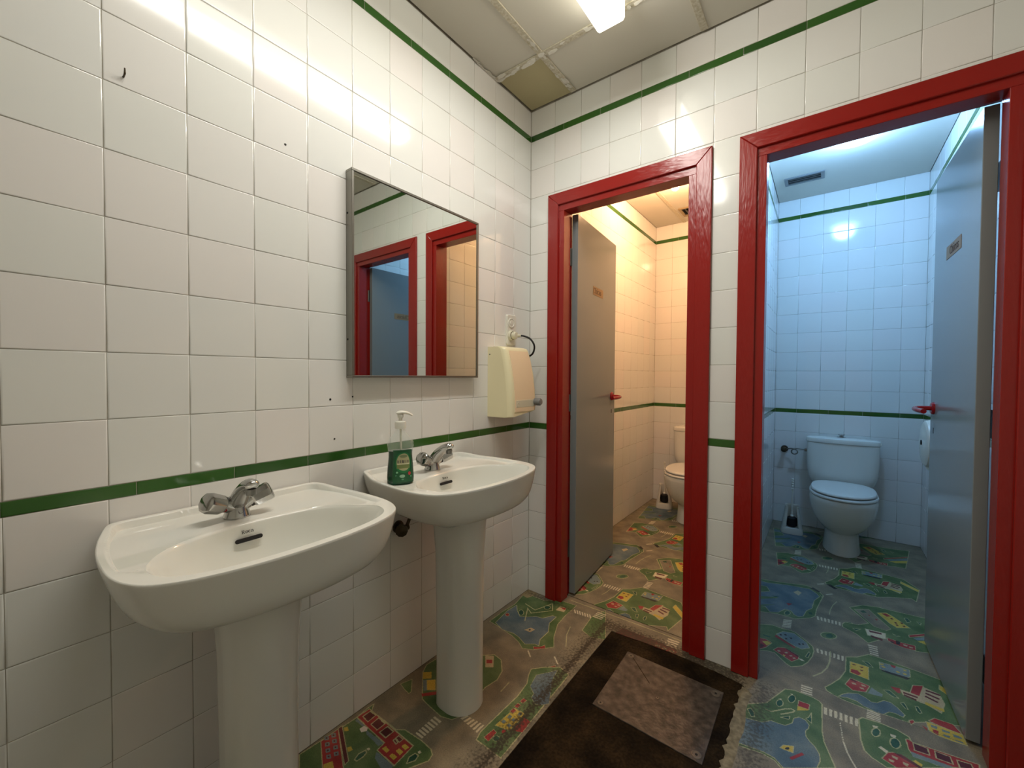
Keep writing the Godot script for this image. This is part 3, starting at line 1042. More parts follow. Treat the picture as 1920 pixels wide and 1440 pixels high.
func build_tap(parent: Node3D, at: Vector3):
	var t := group_node("mixer_tap", parent, at)
	var g := Geo.new()
	g.lathe([Vector2(0, 0), Vector2(0.029, 0), Vector2(0.030, 0.004), Vector2(0.027, 0.011), Vector2(0.024, 0.024), Vector2(0.0225, 0.038), Vector2(0.018, 0.050), Vector2(0, 0.054)], Vector3.ZERO, 28)
	for s in [-1, 1]:
		g.tube([Vector3(0, 0.024, 0), Vector3(0.004, 0.034, 0.020 * s), Vector3(0.009, 0.042, 0.032 * s)], [0.020, 0.018, 0.0165], 20)
	# forward spout: broad at the root, rising, ending in a downturned nose
	g.tube(smooth_path([Vector3(-0.012, 0.020, 0), Vector3(0.006, 0.036, 0), Vector3(0.034, 0.064, 0), Vector3(0.066, 0.086, 0), Vector3(0.090, 0.094, 0), Vector3(0.100, 0.090, 0)], 4), [0.019, 0.020, 0.0215, 0.022, 0.0225, 0.0225, 0.022, 0.0215, 0.021, 0.0205, 0.0195, 0.019, 0.0185, 0.018, 0.0175, 0.0165, 0.016, 0.0155, 0.0145, 0.012, 0.007], 20, 0.85)
	obj("body", g, mats["chrome"], t)
	g = Geo.new()
	g.lathe([Vector2(0.0, 0), Vector2(0.0105, 0), Vector2(0.0115, 0.014), Vector2(0.0, 0.015)], Vector3(0.088, 0.070, 0), 18)
	obj("aerator", g, mats["chrome_dull"], t)
	g = Geo.new()
	g.lathe([Vector2(0.0, 0), Vector2(0.007, 0), Vector2(0.007, 0.002), Vector2(0.005, 0.0035), Vector2(0.0, 0.003)], Vector3(0.022, 0.016, 0), 14, Vector3(0.95, 0.3, 0).normalized())
	obj("chain_eye", g, mats["chrome_dull"], t)
	for s in [-1, 1]:
		var axis := Vector3(0.30, 0.40, s * 0.86).normalized()
		var root := Vector3(0.004, 0.033, 0.023 * s)
		g = Geo.new()
		g.lathe([Vector2(0, 0.004), Vector2(0.0165, 0.004), Vector2(0.0165, 0.012), Vector2(0, 0.012)], root, 20, axis)
		var ring := obj("index_ring", g, mats["red_plastic"] if s == 1 else mats["rubber_black"], t)
		ring.set_meta("label", "red ring of the hot tap" if s == 1 else "dark ring of the cold tap")
		g = Geo.new()
		g.lathe([Vector2(0, 0.012), Vector2(0.020, 0.012), Vector2(0.0225, 0.018), Vector2(0.0245, 0.048), Vector2(0.0235, 0.053), Vector2(0.0175, 0.0565), Vector2(0, 0.058)], root, 9, axis)
		obj("knob", g, mats["chrome"], t, 30.0)

func build_washbasin(zc: float, ped: Vector2, y: float, label: String, basin: ArrayMesh, overflow: float):
	var b := thing("washbasin", label, "washbasin", Vector3(0.002, 0, zc), 0.0, "pedestal washbasins under the mirror")
	var o := obj("basin", basin, mats["ceramic"], b)
	o.position.y = y
	var g := Geo.new()
	var rings := []
	var top := y - 0.154
	for k in [[0.0, 0.0775], [0.02, 0.0768], [0.15, 0.0762], [0.30, 0.0772], [top - 0.14, 0.080], [top - 0.04, 0.0862], [top, 0.090]]:
		var ring := PackedVector3Array()
		for j in 48:
			var a := TAU * j / 48
			var r: float = k[1]
			var x := cos(a) * r
			if x < 0: x = -minf(pow(-cos(a), 0.55) * r * 1.15, 0.115)
			ring.append(Vector3(ped.x + x, k[0], ped.y + sin(a) * r))
		rings.append(ring)
	g.loft(rings)
	obj("pedestal", g, mats["ceramic"], b)
	build_tap(b, Vector3(0.118, y - 0.009, overflow))
	# overflow slot as a dark slab and maker's mark on the back wall of the bowl
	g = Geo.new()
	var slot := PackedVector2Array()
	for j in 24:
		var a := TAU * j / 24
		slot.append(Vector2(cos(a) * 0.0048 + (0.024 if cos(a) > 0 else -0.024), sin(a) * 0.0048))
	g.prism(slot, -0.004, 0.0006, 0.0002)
	var s := obj("overflow_slot_shade", g, mats["hole_dark"], b)  # thin dark slab, shade of the slot is put into its colour
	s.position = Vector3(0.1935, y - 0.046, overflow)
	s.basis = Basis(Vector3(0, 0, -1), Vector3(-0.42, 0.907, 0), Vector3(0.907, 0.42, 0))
	var tm := TextMesh.new()
	tm.text = "Roca"
	var sf := SystemFont.new()
	sf.font_names = PackedStringArray(["Droid Serif"])
	sf.font_italic = true
	sf.font_weight = 700
	tm.font = sf
	tm.font_size = 32
	tm.pixel_size = 0.00034
	tm.depth = 0.0006
	var l := obj("maker_mark", tm, mats["logo_ink"], b)
	l.basis = s.basis
	l.position = Vector3(0.1885, y - 0.029, overflow + 0.002)
	return b

func build_valve():
	var v := thing("angle_valve", "dark brass stop valve on the wall between the basins", "valve", Vector3(0, 0.600, 0.862))
	var g := Geo.new()
	g.lathe([Vector2(0, 0), Vector2(0.024, 0), Vector2(0.022, 0.006), Vector2(0.010, 0.008), Vector2(0.010, 0.04), Vector2(0, 0.04)], Vector3.ZERO, 20, Vector3.RIGHT)
	g.tube([Vector3(0.03, 0, 0.004), Vector3(0.03, 0.0, -0.022)], 0.011, 12)
	obj("body", g, mats["brass_dark"], v)
	g = Geo.new()
	g.lathe([Vector2(0, 0.0), Vector2(0.02, 0.0), Vector2(0.023, 0.006), Vector2(0.023, 0.014), Vector2(0.008, 0.020), Vector2(0, 0.02)], Vector3(0.036, 0, 0.010), 10, Vector3(0.7, 0, 0.7).normalized())
	obj("hand_wheel", g, mats["brass_dark"], v, 25.0)
	g = Geo.new()
	g.tube(smooth_path([Vector3(0.03, 0.0, -0.015), Vector3(0.032, 0.03, -0.028), Vector3(0.045, 0.055, -0.030), Vector3(0.06, 0.078, -0.032)], 5), 0.0065, 10)
	obj("hose", g, mats["brass_dark"], v)

# ---------------------------------------------------------------- mirror, dryer, socket
func build_mirror():
	var m := thing("wall_mirror", "rectangular mirror in a thin steel frame on the tiled wall", "mirror", Vector3(0.0002, 1.163, 0.7635))
	var hz := 0.3085; var h := 0.688; var d := 0.036; var f := 0.0085
	for b in [[Vector3(0, 0, -hz), Vector3(d, f, hz)], [Vector3(0, h - f, -hz), Vector3(d, h, hz)], [Vector3(0, f, -hz), Vector3(d, h - f, -hz + f)], [Vector3(0, f, hz - f), Vector3(d, h - f, hz)]]:
		var g := Geo.new()
		g.box(b[0], b[1], 0.001)
		obj("frame_bar", g, mats["steel_frame"], m)
	var q := Geo.new()
	q.box(Vector3(0.004, f, -hz + f), Vector3(d - 0.004, h - f, hz - f))
	obj("glass", q, mats["mirror_glass"], m)
	for y in [0.128, 0.545]:
		q = Geo.new()
		q.lathe([Vector2(0, 0), Vector2(0.004, 0), Vector2(0.003, 0.0012), Vector2(0, 0.0014)], Vector3(0.010, y, hz), 10, Vector3.BACK)
		obj("screw", q, mats["hole_dark"], m)

func build_dryer():
	var t := thing("hand_dryer", "cream hand dryer with a round push button on the tiled wall", "hand dryer", Vector3(0.0002, 0.978, 0.2375))
	var hz := 0.1105
	var sec := func(y: float, d: float, in0: float, dz := 0.0) -> PackedVector3Array:
		var r := PackedVector3Array()
		var b := 0.026
		r.append(Vector3(0, y, -hz + dz)); r.append(Vector3(0, y, hz))
		r.append(Vector3(d - b - in0, y, hz - 0.004))
		for k in 5:
			var a := PI / 2 * (1.0 - k / 4.0)
			r.append(Vector3(d - b + cos(a) * b - in0, y, hz - 0.004 - b + sin(a) * b))
		for k in 5:
			var a := -PI / 2 * (k / 4.0)
			r.append(Vector3(d - b + cos(a) * b - in0, y, -hz + 0.004 + b + sin(a) * b + dz))
		r.append(Vector3(d - b - in0, y, -hz + 0.004 + dz))
		return r
	var g := Geo.new()
	var rings := [sec.call(0.0, 0.128, 0.004), sec.call(0.004, 0.138, 0.0), sec.call(0.05, 0.139, 0.0), sec.call(0.12, 0.136, 0.0), sec.call(0.20, 0.126, 0.0), sec.call(0.27, 0.112, 0.0, 0.004), sec.call(0.315, 0.100, 0.0, 0.008), sec.call(0.327, 0.092, 0.0, 0.012), sec.call(0.331, 0.080, 0.0, 0.02)]
	# the lower lip sweeps up to the outlet on the far side
	for i in 2:
		for j in rings[i].size():
			var p: Vector3 = rings[i][j]
			if p.x > 0.06: rings[i][j] = p + Vector3(0, 0.022 * smoothstep(0.06, -0.05, p.z) * smoothstep(0.06, 0.13, p.x), 0)
	g.loft(rings)
	obj("housing", g, mats["cream_plastic"], t, 50.0)
	# overlay on the front, peachier than the housing
	g = Geo.new()
	rings = []
	for k in [[0.026, 0.1395], [0.05, 0.1395], [0.12, 0.1365], [0.20, 0.1265], [0.27, 0.1125], [0.312, 0.1005]]:
		var ring := PackedVector3Array()
		var w := hz - 0.030
		for p in [[-0.004, -w], [-0.004, w], [0.0012, w - 0.002], [0.0012, -w + 0.002]]:
			ring.append(Vector3(k[1] + p[0], k[0], p[1] + (0.006 if k[0] > 0.3 and p[1] < 0 else 0.0)))
		rings.append(ring)
	g.loft(rings)
	var fp := obj("front_panel", g, mats["dryer_front_beige"], t)
	fp.set_meta("label", "peach beige front face")
	g = Geo.new()
	g.lathe([Vector2(0, 0), Vector2(0.017, 0), Vector2(0.0185, 0.006), Vector2(0.0185, 0.030), Vector2(0.015, 0.035), Vector2(0, 0.036)], Vector3(0.139, 0.068, -0.085), 20, Vector3.RIGHT)
	obj("push_button", g, mats["grey_plastic"], t)
	g = Geo.new()
	g.lathe([Vector2(0, 0), Vector2(0.012, 0), Vector2(0.011, 0.0015), Vector2(0.006, 0.0015), Vector2(0.005, 0.0008), Vector2(0, 0.0008)], Vector3(0.1405, 0.060, 0.055), 18, Vector3.RIGHT)
	obj("lock", g, mats["ivory_plastic"], t)
	g = Geo.new()
	g.box(Vector3(0.1392, 0.046, -0.078), Vector3(0.1412, 0.080, 0.070), 0.0008)
	obj("label_strip", g, mats["ivory_plastic"], t)
	for p in [Vector3(0.012, 0.295, hz - 0.0005), Vector3(0.02, 0.331, hz - 0.022)]:
		g = Geo.new()
		g.ball(p, Vector3.ONE * 0.0028, 8)
		obj("screw", g, mats["hole_dark"], t)
	# lead up to the socket
	g = Geo.new()
	g.tube(smooth_path([Vector3(0.049, 0.396, -0.077), Vector3(0.066, 0.394, -0.092), Vector3(0.092, 0.380, -0.108), Vector3(0.112, 0.345, -0.116), Vector3(0.096, 0.306, -0.124), Vector3(0.060, 0.288, -0.118), Vector3(0.03, 0.280, -0.105)], 6), 0.0048, 10)
	obj("power_cord", g, mats["rubber_black"], t)
	g = Geo.new()
	g.lathe([Vector2(0, 0.0), Vector2(0.0175, 0.0), Vector2(0.0185, 0.016), Vector2(0.015, 0.022), Vector2(0, 0.023)], Vector3(0.0245, 0.396, -0.0545), 18, Vector3.RIGHT)
	g.tube([Vector3(0.038, 0.396, -0.062), Vector3(0.046, 0.396, -0.072), Vector3(0.052, 0.396, -0.080)], [0.009, 0.0078, 0.0062], 12)
	obj("plug", g, mats["ivory_plastic"], t)

func build_socket():
	var t := thing("wall_socket", "white double socket plate above the hand dryer", "socket", Vector3(0.0002, 1.326, 0.1745))
	var g := Geo.new()
	var poly := PackedVector2Array()
	for q in [[0.026, 0.142, 0.0], [-0.026, 0.142, PI / 2], [-0.026, 0.012, PI], [0.026, 0.012, PI * 1.5]]:
		for k in 5:
			var a: float = q[2] + PI / 8 * k
			poly.append(Vector2(q[0] + cos(a) * 0.0115, q[1] + sin(a) * 0.0115))
	g.prism(poly, 0.0, 0.010, 0.003)
	var p := obj("plate", g, mats["white_plastic"], t)
	p.rotation.y = PI / 2
	g = Geo.new()
	g.lathe([Vector2(0, 0), Vector2(0.024, 0), Vector2(0.0235, 0.004), Vector2(0.021, 0.005), Vector2(0.0195, 0.003), Vector2(0.011, 0.003), Vector2(0.0105, 0.0045), Vector2(0, 0.0048)], Vector3(0.0098, 0.112, 0.007), 26, Vector3.RIGHT)
	obj("blank_button", g, mats["white_plastic"], t)
	g = Geo.new()
	g.lathe([Vector2(0.019, 0), Vector2(0.0255, 0), Vector2(0.0245, 0.012), Vector2(0.021, 0.014), Vector2(0.0195, 0.012), Vector2(0.019, 0.002), Vector2(0, 0.002)], Vector3(0.0098, 0.048, 0.0085), 26, Vector3.RIGHT)
	obj("outlet_ring", g, mats["ivory_plastic"], t)

func build_hook():
	var g := Geo.new()
	g.tube([Vector3(-0.002, 0, 0), Vector3(0.012, 0.0005, 0), Vector3(0.015, 0.003, 0), Vector3(0.0155, 0.013, 0)], [0.0019, 0.0019, 0.0019, 0.0014], 10)
	var o := obj("screw_hook", g, mats["brass_dark"])
	o.position = Vector3(0.0, 1.844, 1.613)
	tag(o, "small rusty screw hook high on the bare tiles", "hook")

# ---------------------------------------------------------------- soap
func build_soap():
	var y := 0.8238
	var t := thing("soap_bottle", "clear pump bottle of green soap standing on the far basin", "bottle", Vector3(0.189, y + 0.0006, 0.996), deg_to_rad(58))
	t.scale = Vector3.ONE * 1.07
	var sec := func(yy: float, hx: float, hz: float) -> PackedVector3Array: return rounded(0, 0, hx, hz, yy, 2.3, 40)
	var prof := [[0.0, 0.034, 0.020], [0.004, 0.0385, 0.0245], [0.02, 0.0395, 0.025], [0.05, 0.0375, 0.024], [0.08, 0.0345, 0.0225], [0.095, 0.0345, 0.0225], [0.112, 0.0385, 0.0245], [0.124, 0.0385, 0.0245], [0.138, 0.031, 0.021], [0.150, 0.020, 0.0165], [0.158, 0.0145, 0.0138], [0.168, 0.0135, 0.0135]]
	var g := Geo.new()
	var rings := []
	rings.append(sec.call(0.1003, 0.0358, 0.0232))
	for p in prof:
		if p[0] > 0.1: rings.append(sec.call(p[0], p[1], p[2]))
	g.loft(rings, false, true)
	obj("shell", g, mats["clear_bottle"], t)
	g = Geo.new()
	rings = []
	for p in prof:
		if p[0] > 0.1: break
		rings.append(sec.call(p[0], p[1], p[2]))
	rings.append(sec.call(0.100, 0.0357, 0.0231))
	g.loft(rings)
	obj("liquid", g, mats["green_soap"], t)
	# wrap-round label on the front
	g = Geo.new()
	var vs := PackedVector3Array(); var uv := PackedVector2Array(); var ts := PackedInt32Array()
	var rows := [0.008, 0.02, 0.05, 0.08, 0.095, 0.104]
	var halfw := [[0.0385, 0.0245], [0.0395, 0.025], [0.0375, 0.024], [0.0345, 0.0225], [0.0345, 0.0225], [0.0365, 0.0235]]
	for i in rows.size():
		var ring := rounded(0, 0, halfw[i][0] + 0.0005, halfw[i][1] + 0.0005, rows[i], 2.3, 40)
		for k in 11:
			vs.append(ring[4 + k]); uv.append(Vector2(1.0 - k / 10.0, 1.0 - (rows[i] - 0.008) / 0.096))
	for i in rows.size() - 1:
		for k in 10:
			var a := i * 11 + k
			ts.append_array([a, a + 12, a + 1, a, a + 11, a + 12])
	g.put(vs, ts, false, uv)
	var lm := plain("soap_label", Color.WHITE, 0.35)
	lm.albedo_texture = ImageTexture.create_from_image(label_print())
	lm.cull_mode = BaseMaterial3D.CULL_DISABLED
	obj("label", g, lm, t)
	g = Geo.new()
	g.lathe([Vector2(0, 0.166), Vector2(0.0165, 0.166), Vector2(0.0165, 0.184), Vector2(0.0145, 0.187), Vector2(0.007, 0.189), Vector2(0, 0.189)], Vector3.ZERO, 28)
	obj("cap", g, mats["white_plastic"], t)
	g = Geo.new()
	g.lathe([Vector2(0, 0.186), Vector2(0.0055, 0.186), Vector2(0.0055, 0.205), Vector2(0, 0.205)], Vector3.ZERO, 16)
	g.lathe([Vector2(0, 0.198), Vector2(0.0085, 0.198), Vector2(0.0095, 0.208), Vector2(0.0, 0.210)], Vector3.ZERO, 18)
	g.tube(smooth_path([Vector3(-0.012, 0.211, 0), Vector3(0.004, 0.214, 0), Vector3(0.022, 0.211, 0), Vector3(0.036, 0.203, 0)], 4), [0.004, 0.0075, 0.009, 0.0095, 0.0095, 0.009, 0.0085, 0.0075, 0.007, 0.006, 0.0055, 0.005, 0.0035], 14, 0.6)
	obj("pump_head", g, mats["white_plastic"], t)
	g = Geo.new()
	g.tube([Vector3(0, 0.166, 0), Vector3(0.002, 0.10, 0), Vector3(0.006, 0.012, 0)], 0.0028, 8)
	obj("dip_tube", g, mats["ivory_plastic"], t)

func label_print() -> Image:
	var w := 160; var h := 256
	var img := Image.create(w, h, false, Image.FORMAT_RGB8)
	img.fill(c8(20, 88, 50))
	var oval := func(cx: float, cy: float, rx: float, ry: float, c: Color):
		for y in range(int(cy - ry), int(cy + ry) + 1):
			for x in range(int(cx - rx), int(cx + rx) + 1):
				if x >= 0 and y >= 0 and x < w and y < h and pow((x - cx) / rx, 2) + pow((y - cy) / ry, 2) <= 1.0: img.set_pixel(x, y, c)
	oval.call(82, 100, 62, 82, c8(34, 120, 66))
	oval.call(82, 96, 52, 68, c8(172, 168, 128))
	oval.call(82, 50, 30, 12, c8(120, 132, 96))
	img.fill_rect(Rect2i(34, 116, 96, 30), c8(120, 132, 80))
	img.fill_rect(Rect2i(36, 108, 94, 5), c8(222, 222, 190))
	var r := RandomNumberGenerator.new()
	r.seed = 9
	var x := 36
	while x < 128:
		img.fill_rect(Rect2i(x, 80 + r.randi_range(0, 2), r.randi_range(3, 6), 22), c8(64, 62, 66))
		x += r.randi_range(8, 12)
	oval.call(126, 188, 14, 14, c8(190, 50, 60))
	oval.call(70, 206, 17, 13, c8(150, 190, 160)); oval.call(36, 176, 9, 8, c8(120, 180, 140)); oval.call(140, 212, 6, 6, c8(130, 180, 150)); oval.call(72, 232, 8, 6, c8(90, 150, 115)); oval.call(28, 200, 6, 6, c8(80, 140, 110))
	return img

# ---------------------------------------------------------------- toilets
func build_toilet(at: Vector3, label: String):
	var t := thing("toilet", label, "toilet", at, 0.0, "stall toilets")
	var cer: Material = mats["ceramic"]
	var g := Geo.new()
	var rings := []
	for k in [[0.0, 0.100, 0.21, 0.335], [0.004, 0.103, 0.213, 0.335], [0.05, 0.097, 0.203, 0.335], [0.11, 0.092, 0.193, 0.335], [0.140, 0.094, 0.194, 0.340], [0.155, 0.103, 0.202, 0.352], [0.175, 0.122, 0.212, 0.372], [0.205, 0.142, 0.222, 0.392], [0.25, 0.162, 0.232, 0.412], [0.30, 0.175, 0.238, 0.424], [0.35, 0.181, 0.241, 0.430], [0.372, 0.181, 0.241, 0.430], [0.384, 0.176, 0.238, 0.430], [0.388, 0.168, 0.230, 0.430]]:
		rings.append(rounded(0, k[3], k[1], k[2], k[0], 2.25, 48))
	g.loft(rings)
	g.box(Vector3(-0.115, 0.17, 0.012), Vector3(0.115, 0.368, 0.27), 0.03)
	obj("bowl", g, cer, t)
	g = Geo.new()
	rings = []
	for k in [[0.3895, 0.96], [0.391, 0.995], [0.397, 1.0], [0.404, 0.985], [0.405, 0.96]]:
		rings.append(egg(k[1] * 0.183, 0.675, k[0], k[1]))
	g.loft(rings)
	obj("seat", g, mats["seat_plastic"], t)
	g = Geo.new()
	rings = []
	for k in [[0.411, 0.95], [0.4125, 0.98], [0.420, 0.985], [0.426, 0.965], [0.429, 0.88], [0.430, 0.6]]:
		rings.append(egg(k[1] * 0.177, 0.665, k[0], k[1]))
	g.loft(rings)
	obj("lid", g, mats["seat_plastic"], t)
	g = Geo.new()
	rings = []
	for k in [[0.362, 0.118, 0.055], [0.366, 0.140, 0.066], [0.380, 0.164, 0.074], [0.405, 0.184, 0.079], [0.44, 0.198, 0.083], [0.49, 0.205, 0.085], [0.56, 0.208, 0.086], [0.688, 0.209, 0.086]]:
		rings.append(rounded(0, 0.092, k[1], k[2], k[0], 4.2, 56))
	g.loft(rings)
	obj("cistern", g, cer, t)
	g = Geo.new()
	rings = []
	for k in [[0.690, 0.213, 0.089], [0.694, 0.217, 0.0915], [0.712, 0.217, 0.0915], [0.722, 0.212, 0.088], [0.728, 0.19, 0.076], [0.731, 0.12, 0.05], [0.732, 0.03, 0.02]]:
		rings.append(rounded(0, 0.0935, k[1], k[2], k[0], 3.4, 56))
	g.loft(rings)
	obj("cistern_lid", g, cer, t)
	g = Geo.new()
	g.lathe([Vector2(0, 0.730), Vector2(0.026, 0.730), Vector2(0.026, 0.736), Vector2(0.012, 0.739), Vector2(0.010, 0.743), Vector2(0.021, 0.749), Vector2(0.018, 0.755), Vector2(0, 0.757)], Vector3(-0.004, 0, 0.095), 20)
	obj("flush_button", g, mats["chrome"], t)
	for s in [-1, 1]:
		g = Geo.new()
		g.lathe([Vector2(0, -0.022), Vector2(0.010, -0.022), Vector2(0.010, 0.022), Vector2(0, 0.022)], Vector3(0.075 * s, 0.404, 0.215), 12, Vector3.RIGHT)
		obj("seat_hinge", g, mats["seat_plastic"], t)

func egg(hw: float, front: float, y: float, s: float) -> PackedVector3Array:
	var r := PackedVector3Array()
	var back := 0.198
	var c := 0.42
	for j in 56:
		var a := TAU * j / 56
		var z := cos(a); var x := sin(a)
		var l := (front - c) if z > 0 else (c - back)
		var p := 2.15 if z > 0 else 2.8
		r.append(Vector3(hw * signf(x) * pow(absf(x), 2.0 / p), y, c + (l * s) * signf(z) * pow(absf(z), 2.0 / p)))
	return r

func build_supply():
	var b: float = STALL_TWO.back
	var t := thing("cistern_supply", "coiled hose and wall valve beside the blue lit cistern", "water pipe", Vector3(1.025, 0.597, b + 0.0002))
	var g := Geo.new()
	g.lathe([Vector2(0, 0), Vector2(0.026, 0), Vector2(0.024, 0.010), Vector2(0.012, 0.013), Vector2(0.012, 0.05), Vector2(0.020, 0.052), Vector2(0.021, 0.066), Vector2(0.008, 0.072), Vector2(0, 0.072)], Vector3.ZERO, 18, Vector3.BACK)
	obj("valve", g, mats["brass_dark"], t)
	g = Geo.new()
	g.tube(smooth_path([Vector3(0.008, 0.0, 0.035), Vector3(0.030, 0.008, 0.038), Vector3(0.058, 0.012, 0.05), Vector3(0.082, 0.004, 0.062), Vector3(0.088, -0.016, 0.066), Vector3(0.070, -0.028, 0.066), Vector3(0.052, -0.018, 0.070), Vector3(0.054, 0.004, 0.074), Vector3(0.080, 0.018, 0.078), Vector3(0.115, 0.018, 0.084), Vector3(0.150, 0.016, 0.09)], 6), 0.0048, 10)
	obj("hose", g, mats["steel_frame"], t)
	g = Geo.new()
	g.lathe([Vector2(0, 0), Vector2(0.011, 0), Vector2(0.011, 0.016), Vector2(0, 0.016)], Vector3(0.134, 0.016, 0.088), 6, Vector3.RIGHT)
	obj("nut", g, mats["chrome_dull"], t, 20.0)

func build_brush(at: Vector3, turn: float, where: String):
	var h := thing("brush_holder", "white open fronted toilet brush holder " + where, "brush holder", at, turn, "toilet brush holders")
	h.scale = Vector3(1.15, 1.0, 1.1)
	var wp: Material = mats["white_plastic"]
	var g := Geo.new()
	var rings := []
	for k in [[0.0, 0.060, 0.050], [0.006, 0.062, 0.052], [0.04, 0.058, 0.049], [0.046, 0.056, 0.047]]:
		rings.append(rounded(0, 0, k[1], k[2], k[0], 4.0, 32))
	g.loft(rings)
	obj("base", g, wp, h)
	# shell: a three-sided tapering cowl with thickness, open at the front
	g = Geo.new()
	var cowl := func(y: float, hx: float, hz: float, thick: float) -> PackedVector3Array:
		var o := PackedVector3Array(); var inn := PackedVector3Array()
		for k in 17:
			var a := PI * (0.14 + 1.72 * k / 16.0) + PI / 2
			var c := cos(a); var s := sin(a)
			var d := Vector3(signf(c) * pow(absf(c), 0.55), 0, signf(s) * pow(absf(s), 0.55))
			o.append(Vector3(d.x * hx, y, d.z * hz)); inn.append(Vector3(d.x * (hx - thick), y, d.z * (hz - thick)))
		inn.reverse()
		o.append_array(inn)
		return o
	rings = []
	for k in [[0.042, 0.0575, 0.0485, 0.0035], [0.10, 0.050, 0.044, 0.0035], [0.17, 0.0405, 0.0385, 0.0035], [0.197, 0.0375, 0.036, 0.0035], [0.204, 0.040, 0.0385, 0.004], [0.209, 0.038, 0.0365, 0.0006]]:
		rings.append(cowl.call(k[0], k[1], k[2], k[3]))
	g.loft(rings, false, false)
	obj("cowl", g, wp, h)
	var b := thing("toilet_brush", "black bristled toilet brush with a white handle " + where, "brush", at, turn, "toilet brushes")
	g = Geo.new()
	g.lathe([Vector2(0, 0.047), Vector2(0.022, 0.048), Vector2(0.033, 0.056), Vector2(0.035, 0.085), Vector2(0.032, 0.112), Vector2(0.018, 0.122), Vector2(0, 0.124)], Vector3.ZERO, 22)
	obj("bristles", g, mats["bristle_black"], b)
	g = Geo.new()
	var prof := [Vector2(0, 0.115), Vector2(0.012, 0.117), Vector2(0.012, 0.130), Vector2(0.006, 0.136), Vector2(0.0052, 0.318)]
	for k in 4:
		var y := 0.322 + 0.019 * k
		prof.append_array([Vector2(0.0045, y), Vector2(0.0085, y + 0.005), Vector2(0.0085, y + 0.012), Vector2(0.0045, y + 0.017)])
	prof.append_array([Vector2(0.009, 0.402), Vector2(0.008, 0.408), Vector2(0, 0.409)])
	g.lathe(prof, Vector3.ZERO, 16)
	obj("handle", g, wp, b)

func build_dispenser():
	var t := thing("paper_dispenser", "round white paper dispenser on the stall wall behind the door leaf", "dispenser", Vector3(STALL_TWO.right - 0.0002, 0.815, -1.33))
	var g := Geo.new()
	g.lathe([Vector2(0, 0), Vector2(0.125, 0), Vector2(0.130, 0.012), Vector2(0.130, 0.085), Vector2(0.124, 0.104), Vector2(0.105, 0.113), Vector2(0.03, 0.117), Vector2(0, 0.117)], Vector3.ZERO, 44, Vector3.LEFT)
	obj("drum", g, mats["white_plastic"], t)
	g = Geo.new()
	g.box(Vector3(-0.09, -0.152, -0.055), Vector3(-0.01, -0.115, 0.055), 0.008)
	obj("paper_slot", g, mats["ivory_plastic"], t)
	g = Geo.new()
	g.lathe([Vector2(0, 0.114), Vector2(0.014, 0.115), Vector2(0.013, 0.121), Vector2(0, 0.122)], Vector3(0, 0.004, 0.0), 16, Vector3.LEFT)
	obj("lock", g, mats["hole_dark"], t)

# ---------------------------------------------------------------- lamps
func build_lamps():
	# long fluorescent fitting over the basins
	var t := thing("ceiling_light", "long glowing white fluorescent fitting on the panelled ceiling", "light", Vector3(0.612, CEIL - 0.0005, 0.965))
	var g := Geo.new()
	g.box(Vector3(-0.045, -0.022, -0.60), Vector3(0.045, -0.004, 0.60), 0.004)
	obj("base", g, mats["white_plastic"], t)
	g = Geo.new()
	g.box(Vector3(-0.054, -0.098, -0.612), Vector3(0.054, -0.010, 0.612), 0.009)
	obj("diffuser", g, mats["tube_glow"], t, 70.0)
	# drum lamp of the blue lit stall
	t = thing("ceiling_light", "round domed lamp with cold white glow on the stall ceiling", "light", Vector3(1.388, CEIL - 0.002, -1.235))
	g = Geo.new()
	g.lathe([Vector2(0, 0), Vector2(0.125, 0), Vector2(0.125, -0.014), Vector2(0, -0.014)], Vector3.ZERO, 40)
	obj("base", g, mats["white_plastic"], t)
	g = Geo.new()
	g.lathe([Vector2(0, -0.012), Vector2(0.118, -0.014), Vector2(0.116, -0.030), Vector2(0.100, -0.048), Vector2(0.07, -0.060), Vector2(0.035, -0.066), Vector2(0, -0.068)], Vector3.ZERO, 40)
	obj("dome", g, mats["cold_glow"], t)
	# bare warm bulb of the other stall
	t = thing("ceiling_light", "bare warm glowing bulb in a holder on the stall ceiling", "light", Vector3(0.428, CEIL - 0.002, -1.13))
	g = Geo.new()
	g.lathe([Vector2(0, 0), Vector2(0.032, 0), Vector2(0.028, -0.012), Vector2(0.019, -0.016), Vector2(0.019, -0.042), Vector2(0, -0.042)], Vector3.ZERO, 24)
	obj("holder", g, mats["white_plastic"], t)
	g = Geo.new()
	g.lathe([Vector2(0, -0.040), Vector2(0.012, -0.042), Vector2(0.014, -0.056), Vector2(0.024, -0.075), Vector2(0.028, -0.093), Vector2(0.023, -0.110), Vector2(0.012, -0.119), Vector2(0, -0.121)], Vector3.ZERO, 24)
	obj("bulb", g, mats["warm_glow"], t)

func build_scrap():
	var g := Geo.new()
	g.prism(PackedVector2Array([Vector2(-0.012, -0.008), Vector2(0.004, -0.012), Vector2(0.014, 0.002), Vector2(0.006, 0.011), Vector2(-0.010, 0.008)]), 0.0, 0.0006)
	var o := obj("paper_scrap", g, mats["paper_white"])
	o.position = Vector3(0.080, 0.0001, 1.060)
	o.rotation = Vector3(-PI / 2, 0, 0)
	tag(o, "tiny torn scrap of white paper on the red printed building", "paper")


